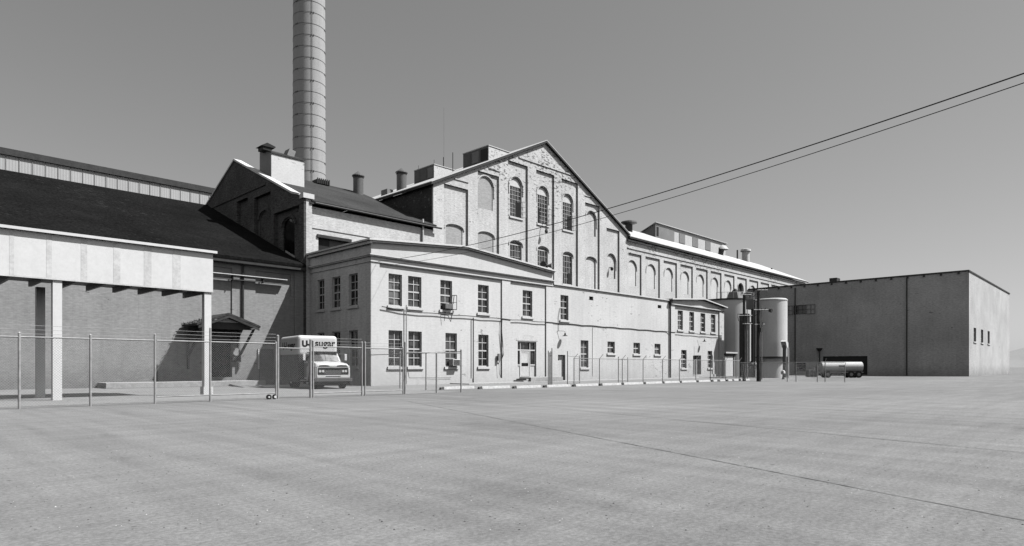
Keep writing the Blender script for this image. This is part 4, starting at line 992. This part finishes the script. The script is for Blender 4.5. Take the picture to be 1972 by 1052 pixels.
# ------------------------------------------------------------------ fences and gates
def chain(m, x0, x1, z0, z1, pitch=.09, r=.003):
    h = z1-z0
    for sg in (1, -1):
        u = x0-h if sg > 0 else x0
        u = x0-h+ (pitch*.5)
        while u < x1:
            # line from (u, z0) to (u+h, z1) or mirrored
            a, b = max(u, x0), min(u+h, x1)
            if b-a > .02:
                if sg > 0: za, zb = z0+(a-u), z0+(b-u)
                else: za, zb = z1-(a-u), z1-(b-u)
                d = Vector((b-a, 0, zb-za)).normalized(); nrm = Vector((-d.z, 0, d.x))*r
                vs = []
                for (X, Z) in ((a, za), (b, zb)):
                    vs += [(X+nrm.x, 0, Z+nrm.z), (X-nrm.x, 0, Z-nrm.z), (X, -r*1.6, Z)]
                m.add(vs, [(0,3,4,1),(1,4,5,2),(2,5,3,0)])
            u += pitch
def fence(name, P, Q, posts, z1, lb, group=None, cat='fence', arms=None, mesh=True, barb=0, z0=.05, rp=.035, toprail=True, botrail=False, postm='galvanized', extra=0, pr=None):
    P = Vector(P); Q = Vector(Q); d = Q-P; ln = d.length; rz = math.atan2(d.y, d.x)
    o = root(name, (P.x, P.y, 0), lb, cat, group, local=True, rz=rz)
    for i, (t, h) in enumerate(posts):
        m = MB(); m.tube([(t*ln, 0, 0), (t*ln, 0, h)], pr or .04, 10); m.lathe((t*ln, 0), [((pr or .04)+.008, h), (.01, h+.05)], 10)
        if arms: m.tube([(t*ln, 0, h-.02), (t*ln+arms[0], arms[1], h+.3)], .022, 6)
        m.build('post', postm, o)
    if toprail: MB().tube([(0, 0, z1), (ln, 0, z1)], .025, 8).build('top_rail', 'galvanized', o)
    if botrail: MB().tube([(0, 0, z0+.04), (ln, 0, z0+.04)], .025, 8).build('bottom_rail', 'galvanized', o)
    if mesh:
        m = MB(); chain(m, .05, ln-.05, z0+.02, z1); m.build('mesh_fabric', 'chain_wire', o, weld=False)
    for k in range(barb):
        m = MB(); zz = z1+.12+.14*k
        m.tube([(0, 0, zz), (ln*.5, 0, zz-.015), (ln, 0, zz)], .006, 4); m.build('barbed_wire', 'chain_wire', o)
    return o, ln
FY = 26.6
# rolling gate on the left, runs out of the picture
gx0, gx1 = fx(300, FY), fx(529.5, FY)
fence('chain_link_fence', (fx(-40, FY)-1, FY-.1), (gx0-.06, FY-.1), [(0, 2.5), (.33, 2.5), (.66, 2.5), (1, 2.6)], 2.38, 'chain-link fence run left of the rolling gate, passing the white canopy', barb=3)
o, ln = fence('rolling_gate', (gx0, FY-.1), (gx1, FY-.1), [((fx(403, FY)-gx0)/(gx1-gx0), 2.92), (1.0, 2.42)], 2.38, 'long chain-link rolling gate with small wheels in front of the white canopy post', cat='gate', barb=3, z0=.22, botrail=True)
m = MB(); m.tube([(ln-.05, -.03, .1), (ln-.05, .03, .1)], .11, 16); m.tube([(ln-.32, -.03, .1), (ln-.32, .03, .1)], .11, 16); m.build('wheel', 'rubber', o)
m = MB(); m.tube([(ln-.05, -.045, .1), (ln-.05, -.031, .1)], .055, 12); m.tube([(ln-.32, -.045, .1), (ln-.32, -.031, .1)], .04, 12); m.build('wheel_hub', 'sign_white', o)
# fixed panel between gates
xa, xb = fx(535, FY), fx(598, FY)
fence('chain_link_fence', (xa, FY), (xb, FY), [(0, 2.72), (1, 2.6)], 2.2, 'narrow fixed chain-link panel between the rolling gate and the truck gate', barb=0, pr=.055)
g0, g1, g2 = fx(603, FY), fx(697, FY), fx(776.5, FY); gm = fx(703, FY)
fence('swing_gate', (g0, FY), (g1, FY), [(0, 2.55), (1, 2.55)], 2.3, 'closed chain-link swing gate leaf directly in front of the truck', 'leaves of the truck gate', cat='gate', barb=3, z0=.16, botrail=True)
fence('swing_gate', (gm, FY), (g2, FY), [(0, 2.55), (1, 2.35)], 2.28, 'closed chain-link swing gate leaf at the office corner, right of the truck', 'leaves of the truck gate', cat='gate', barb=2, z0=.16, botrail=True)
gp = fx(780, FY)
fence('chain_link_fence', (gp, FY), (23.0, 26.2), [(0, 2.62), (.545, 2.1), (1, 2.3)], 2.12, 'short empty-framed fence run right of the truck gate, ending before the first wheel stop', mesh=False, barb=0, pr=.045)
fence('yard_side_fence', (23.0, 26.2), (25.3, 38.6), [(.32, 2.2), (.6, 2.3), (.97, 2.5)], 2.2, 'bare-framed fence running back from the truck gate to the office corner', mesh=False, pr=.04)
# long fence with slanting arms
FY2 = 28.75
posts_px = [1105.5, 1154.5, 1198.5, 1238.5, 1276, 1308.5, 1340, 1368, 1397]
x0, x1 = fx(1105.5, FY2), fx(1424, FY2)
o, ln = fence('long_yard_fence', (x0, FY2), (x1, FY2), [((fx(p, FY2)-x0)/(x1-x0), 2.0) for p in posts_px]+[(1, 2.0)], 1.98, 'long low-contrast wire fence with slanting post tops along the wheel stops', arms=(.22, -.16), mesh=False, pr=.035)
m = MB(); chain(m, .05, ln-.05, .1, 1.95, pitch=.12, r=.0022); m.build('mesh_fabric', 'chain_wire', o, weld=False)
# open gates standing inside
gi = [(1093, 36.2, 2.75, 1116, 36.2), (1191, 33.4, 2.0, 1209, 33.4)]
fence('open_gate_leaf', (fx(1093, 31), 31), (fx(1116, 33.5), 33.5), [(0, 2.55), (1, 2.3)], 2.2, 'open framed gate leaf just right of the side door', 'open gate leaves', cat='gate', mesh=False, botrail=True, z0=.1)
fence('open_gate_leaf', (fx(1056, 32.5), 32.5), (fx(1063, 30.2), 30.2), [(0, 2.6), (.35, 2.45), (.7, 2.5), (1, 2.7)], 2.2, 'gate leaf folded edge-on left of the side door', 'open gate leaves', cat='gate', mesh=False)
fence('open_gate_leaf', (fx(1191, 31), 31), (fx(1209, 33), 33), [(0, 2.2), (1, 2.2)], 2.0, 'open gate leaf behind the long fence between the square windows', 'open gate leaves', cat='gate', mesh=False)
# right fence in front of the silo
P = at(1426, 61); Q = at(1627, 56.5)
po = [(1465, 2.0), (1516, 2.0), (1533, 2.0), (1574, 2.0), (1589, 2.0), (1627, 1.7)]
def tpar(px):
    lo, hi = 0.0, 1.0
    for _ in range(40):
        t = (lo+hi)/2; x, y = P[0]+(Q[0]-P[0])*t, P[1]+(Q[1]-P[1])*t
        p_ = CX+F*(SA*x-CA*y)/(CA*x+SA*y)
        if p_ < px: lo = t
        else: hi = t
    return (lo+hi)/2
o, ln = fence('silo_fence', P, Q, [(tpar(p), h-.2) for p, h in po], 1.76, 'chain-link fence with bright top rail in front of the silo and barrels', arms=(.1, -.2), mesh=False, pr=.035)
m = MB(); chain(m, .05, ln-.05, .1, 1.75, pitch=.12, r=.003); m.build('mesh_fabric', 'chain_wire', o, weld=False)
# barrels and tanker trailer at the right
bx = None
for i, (px, lb) in enumerate(((1556, 'pale-topped barrel, leftmost of three before the warehouse'), (1563, 'pale-topped barrel, middle of three before the warehouse'), (1570, 'dark barrel, rightmost of three beside the tank trailer'))):
    x, y = at(px, 86)
    o = root('barrel', (x, y, 0), lb, 'barrel', 'barrels before the warehouse')
    MB().lathe((x, y), [(.3, 0), (.3, .3), (.33, .31), (.3, .33), (.3, .62), (.33, .64), (.3, .66), (.3, .92)], 18).build('body', 'sheet_dark', o)
    MB().lathe((x, y), [(.31, .921), (.31, .96)], 18).build('lid', 'sign_white' if i < 2 else 'sheet_grey', o)
tx, ty = at(1616, 80)
tr_ = root('tank_trailer', (tx, ty, 0), 'pale tank trailer parked by the warehouse opening behind the fence', 'trailer', local=True, rz=R(-50))
m = MB(); m.tube([(-2.2, 0, 1.35), (-2.15, 0, 1.35), (2.6, 0, 1.35), (2.65, 0, 1.35)], .62, 20); m.build('tank', 'sheet_pale', tr_)
MB().box(-.3, .35, -.64, -.625, 1.38, 1.55).build('nameplate', 'sheet_dark', tr_)
m = MB(); m.box(-2.6, 2.7, -.5, .5, .62, .74); m.build('chassis', 'sheet_grey', tr_)
for xx in (-1.6, 1.2, 2.1):
    for yy in (-.62, .5):
        wv = MB().tube([(xx, yy, .42), (xx, yy+.2, .42)], .42, 18).build('wheel', 'rubber', tr_); MB().tube([(xx, yy-.02, .42), (xx, yy-.005, .42)], .2, 12).build('hub', 'sheet_grey', wv)
m = MB(); m.tube([(-2.7, -.3, 1.1), (-3.1, -.3, .7), (-3.4, 0, .4)], .06, 6); m.tube([(-2.7, .3, 1.1), (-3.1, .3, .7), (-3.4, 0, .4)], .06, 6); m.box(-3.0, -2.65, -.4, .4, .74, 1.3); m.build('drawbar', 'stack_metal', tr_)
# ------------------------------------------------------------------ white canopy at left
cx1 = fx(406.5, 29.0); cpz0, cpz1 = 4.75, 6.75
Dp = 31.0; pxy = gnd(398, 762)
can = root('white_canopy', (pxy[0], pxy[1], 0), 'white loading canopy with deep fascia on a square white post at the left edge', 'canopy')
pX, pY_ = pxy
cz0 = fz(563.5, pX, pY_); cz1 = fz(485.5, pX, pY_)
xr_ = pX+.22
MB().box(pX-.16, pX+.16, pY_-.16, pY_+.16, 0, cz0).build('post', 'white_trim', can)
MB().box(pX-.22, pX+.22, pY_-.22, pY_+.22, 0, .42).build('post_base', 'white_trim', can)
xl_ = pX-12.4
MB().box(xl_, xr_, pY_-.2, pY_-.1, cz0, cz1-.08).build('fascia', 'white_trim', can)
MB().box(xl_, xl_+.1, pY_-.099, pY_+3.6, cz0, cz1-.08).build('fascia', 'white_trim', can)
MB().box(xr_-.1, xr_, pY_-.099, pY_+3.6, cz0, cz1-.08).build('fascia', 'white_trim', can)
MB().box(xl_-.15, xr_+.15, pY_-.35, pY_+3.7, cz1-.078, cz1+.04).build('roof', 'white_trim', can)
m = MB()
for k in range(1, 10): m.box(xl_+k*1.24, xl_+k*1.2+.015, pY_-.206, pY_-.2005, cz0, cz1-.09)
m.box(xl_, xr_, pY_-.225, pY_-.2005, cz0, cz0+.06); m.build('fascia_trim', 'stone', can)
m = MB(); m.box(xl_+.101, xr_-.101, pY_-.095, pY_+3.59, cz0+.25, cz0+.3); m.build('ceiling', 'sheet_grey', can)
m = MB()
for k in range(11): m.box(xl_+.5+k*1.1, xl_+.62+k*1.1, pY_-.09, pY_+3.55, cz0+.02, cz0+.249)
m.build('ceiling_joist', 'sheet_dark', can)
for (xx, yy) in ((pX-6, pY_), (pX-6, pY_+3.3), (xl_+.3, pY_)):
    MB().box(xx-.16, xx+.16, yy-.16, yy+.16, 0, cz0).build('post', 'white_trim', can)
# ------------------------------------------------------------------ truck
tk_ = root('delivery_truck', (20.9, 35.8, 0), 'light and dark box delivery truck with sugar lettering parked behind the chain-link gate', 'truck', local=True, rz=R(-10))
T = tk_
def tb(name, m, parent=None, bevel=0, **k): return m.build(name, k.get('mat', 'truck_white'), parent or T, bevel=bevel, weld=k.get('weld', True))
# hood: lofted sections
def loft(secs):
    m = MB(); vs = []; n = len(secs[0])
    for s in secs: vs += s
    fs = [(i*n+k, i*n+(k+1) % n, (i+1)*n+(k+1) % n, (i+1)*n+k) for i in range(len(secs)-1) for k in range(n)]
    m.add(vs, fs, True); m.add(secs[0], [tuple(range(n))]); m.add(secs[-1], [tuple(reversed(range(n)))]); return m
def hs(y, w, zt, crown, zb=1.32):
    return [(-w, y, zb), (w, y, zb), (w*1.0, y, zt-.12), (w*.93, y, zt-.03), (w*.6, y, zt), (w*.3, y, zt-.01+crown*.5), (0, y, zt+crown), (-w*.3, y, zt-.01+crown*.5), (-w*.6, y, zt), (-w*.93, y, zt-.03), (-w, y, zt-.12)]
tb('hood', loft([hs(.0, 1.0, 1.49, -.03), hs(.1, 1.05, 1.56, -.05), hs(.4, 1.05, 1.63, -.03), hs(.9, 1.0, 1.69, .02), hs(1.5, .95, 1.73, .03)]), bevel=.0)
m = MB()
for s in (-1, 1): m.plate('F', [(s*.22, 1.40), (s*.92, 1.40), (s*.86, 1.475), (s*.5, 1.495), (s*.28, 1.465)], [], -.014, .06)
tb('hood_vent', m, mat='black_metal')
m = MB(); m.box(-.98, .98, -.006, .05, 1.362, 1.385); tb('hood_seam', m, mat='iron')
# front panel with grille opening
m = MB(); m.plate('F', [(-1.0, .70), (1.0, .70), (1.04, .9), (1.02, 1.36), (-1.02, 1.36), (-1.04, .9)], [[(-.97, .87), (.97, .87), (.99, 1.0), (.97, 1.30), (.93, 1.335), (-.93, 1.335), (-.97, 1.30), (-.99, 1.0)], rect(-.48, .48, .745, .80)], -.02, .12)
tb('front_panel', m, bevel=.01)
tb('grille', MB().box(-1.0, 1.0, .09, .115, .72, 1.345), mat='black_metal')
m = MB(); m.box(-.55, .55, .02, .07, 1.10, 1.135)
for k in range(3): m.box(-.55, .55, .05, .08, .95+.045*k, .965+.045*k)
tb('grille_bar', m, mat='chrome')
for x in (-.82, -.64, .64, .82):
    hl = tb('headlight', MB().tube([(x, .08, 1.11), (x, .0, 1.11)], .088, 16), mat='chrome')
    tb('lens', MB().tube([(x, -.001, 1.11), (x, -.02, 1.11)], .07, 16), hl, mat='sign_white')
m = MB(); m.box(-1.2, 1.2, -.14, -.04, .46, .68); m.add([], []); tb('bumper', m, bevel=.03, mat='bumper_grey')
m = MB(); m.box(-1.1, 1.1, -.03, .3, .25, .66); tb('bumper_shade', m, mat='black_metal')  # black box in place of the shadow below the bumper
# fenders with wheel arch
for s in (-1, 1):
    wy, wr = .95, .60
    arc = [(wy+wr*math.cos(R(a)), .5+wr*math.sin(R(a))) for a in range(0, 181, 15)]
    pol = [(0.06, .72), (0.06, 1.3), (.3, 1.42), (1.55, 1.42), (1.75, 1.3), (1.75, .5)]+arc+[(.3, .6)]
    x0, x1 = (1.02, 1.10) if s > 0 else (-1.10, -1.02)
    pol = [(0.02, .70), (0.02, 1.28), (.3, 1.44), (1.55, 1.44), (1.7, 1.3), (1.7, .55)]+[(wy+wr*math.cos(R(a)), .5+wr*math.sin(R(a))) for a in range(5, 176, 10)]+[(.3, .6)]
    tb('fender', MB().plate('L', pol, [], x0, x1), bevel=.02, mat='truck_white')
    tb('fender_top', MB().box(min(s*.86, s*1.09), max(s*.86, s*1.09), .05, 1.6, 1.33, 1.445), bevel=.03)
    wh_ = tb('wheel', MB().tube([(s*.82, wy, .49), (s*1.06, wy, .49)], .49, 28), mat='rubber')
    tb('rim', MB().tube([(s*1.0605, wy, .49), (s*1.075, wy, .49)], .24, 20), wh_, mat='truck_grey')
    for k, yy in enumerate((4.9,)):
        wh_ = tb('wheel', MB().tube([(s*.62, yy, .49), (s*1.1, yy, .49)], .488, 28), mat='rubber')
        tb('rim', MB().tube([(s*1.1005, yy, .49), (s*1.11, yy, .49)], .24, 20), wh_, mat='truck_grey')
    # step and mirror
    tb('running_board', MB().box(min(s*.95, s*1.28), max(s*.95, s*1.28), 1.75, 2.35, .48, .55), mat='sheet_pale')
    mr = tb('mirror', MB().box(min(s*1.27, s*1.43), max(s*1.27, s*1.43), 1.38, 1.43, 1.78, 2.2), bevel=.03, mat='white_trim')
    tb('mirror_arm', MB().tube([(s*.9, 1.5, 2.2), (s*1.35, 1.4, 2.22)], .012, 5).tube([(s*.95, 1.55, 1.62), (s*1.35, 1.42, 1.8)], .012, 5), mr, mat='galvanized')
# cab
def cs(y, w, zt, zb=.75): return [(-w, y, zb), (w, y, zb), (w, y, 1.65), (w*.86, y, zt-.06), (w*.78, y, zt), (-w*.78, y, zt), (-w*.86, y, zt-.06), (-w, y, 1.65)]
m = MB()
sec = [[(-1.0, 1.3, .6), (1.0, 1.3, .6), (1.0, 1.3, 1.66), (.98, 1.32, 1.7), (-.98, 1.32, 1.7), (-1.0, 1.3, 1.66)],
       [(-1.0, 1.7, .6), (1.0, 1.7, .6), (1.0, 1.68, 1.66), (.84, 1.62, 2.33), (-.84, 1.62, 2.33), (-1.0, 1.68, 1.66)],
       [(-1.0, 2.5, .6), (1.0, 2.5, .6), (1.0, 2.5, 1.66), (.84, 2.45, 2.38), (-.84, 2.45, 2.38), (-1.0, 2.5, 1.66)]]
m = MB(); vs = sec[0]+sec[1]+sec[2]; n = 6
m.add(vs, [(i*n+k, i*n+(k+1) % n, (i+1)*n+(k+1) % n, (i+1)*n+k) for i in range(2) for k in range(n)]+[(0,1,2,3,4,5), tuple(reversed(range(12, 18)))])
cab = tb('cab', m, bevel=.04)
m = MB()   # windscreen, slightly proud of the sloping front
m.add([(-.88, 1.315, 1.76), (0, 1.27, 1.74), (.88, 1.315, 1.76), (.80, 1.585, 2.26), (0, 1.55, 2.28), (-.80, 1.585, 2.26)], [(0,1,4,5),(1,2,3,4)])
tb('windscreen', m, cab, mat='glass_truck')
m = MB(); m.tube([(0, 1.262, 1.74), (0, 1.542, 2.28)], .012, 5); tb('windscreen_divider', m, cab, mat='iron')
m = MB(); m.box(-.87, .87, 1.42, 1.66, 2.29, 2.36); tb('visor', m, cab, mat='iron', bevel=.01)
for s in (-1, 1):
    m = MB(); e = .012*s
    m.add([(s*.995+e, 1.78, 1.70), (s*.995+e, 2.35, 1.70), (s*.865+e, 2.3, 2.22), (s*.875+e, 1.78, 2.22)], [(0,1,2,3)])
    tb('side_window', m, cab, mat='glass_black')
    d_ = tb('door', MB().box(min(s*1.001, s*1.012), max(s*1.001, s*1.012), 1.74, 2.42, .7, 1.62), cab, mat='truck_grey' if s < 0 else 'truck_white')
# box body: rounded, white above, dark below
def rr(w, y0, y1, z0, z1, name, mt, bv):
    m = MB().box(-w-.07, w, y0, y1, z0, z1); o = tb(name, m, mat=mt); bvm = o.modifiers.new('bevel', 'BEVEL'); bvm.width = bv; bvm.segments = 4; bvm.limit_method = 'ANGLE'; return o
up = rr(1.28, 2.62, 6.6, 2.07, 3.42, 'upper_box', 'truck_white', .22)
lo_ = rr(1.26, 2.64, 6.58, .4, 2.2, 'lower_box', 'truck_dark', .05)
tb('chassis', MB().box(-.5, .5, .3, 6.5, .55, .78), mat='black_metal')
m = MB()
for s in (-1, 1):
    for k in range(9): m.box(min(s*1.25-.035, s*1.275-.035), max(s*1.25-.035, s*1.275-.035), 2.9+k*.42, 2.94+k*.42, .6, 2.05)
tb('side_rib', m, lo_, mat='truck_dark')
def text(body, size, loc, rot, par, off=.012, name='lettering', sx=1, shear=0):
    cu = bpy.data.curves.new(name, 'FONT'); cu.body = body; cu.size = size; cu.extrude = .004; cu.offset = off; cu.align_x = 'CENTER'; cu.shear = shear
    o = bpy.data.objects.new(name, cu); COL.objects.link(o); o.parent = par; o.location = loc; o.rotation_euler = rot; o.scale = (sx, 1, 1)
    me = bpy.data.meshes.new_from_object(o); me.materials.clear(); me.materials.append(MATS['lettering'])
    q = bpy.data.objects.new(name, me); COL.objects.link(q); q.parent = par; q.location = loc; q.rotation_euler = rot; q.scale = (sx, 1, 1)
    bpy.data.objects.remove(o); return q
text('U-I', .52, (-.76, 2.612, 2.70), (R(90), 0, 0), up, off=.028)
text('sugar', .62, (.42, 2.612, 2.72), (R(90), 0, 0), up, off=.014, sx=1.02)
text('U-I sugar', .62, (-1.352, 4.6, 2.58), (R(90), 0, R(-90)), up, off=.022, sx=1.2)
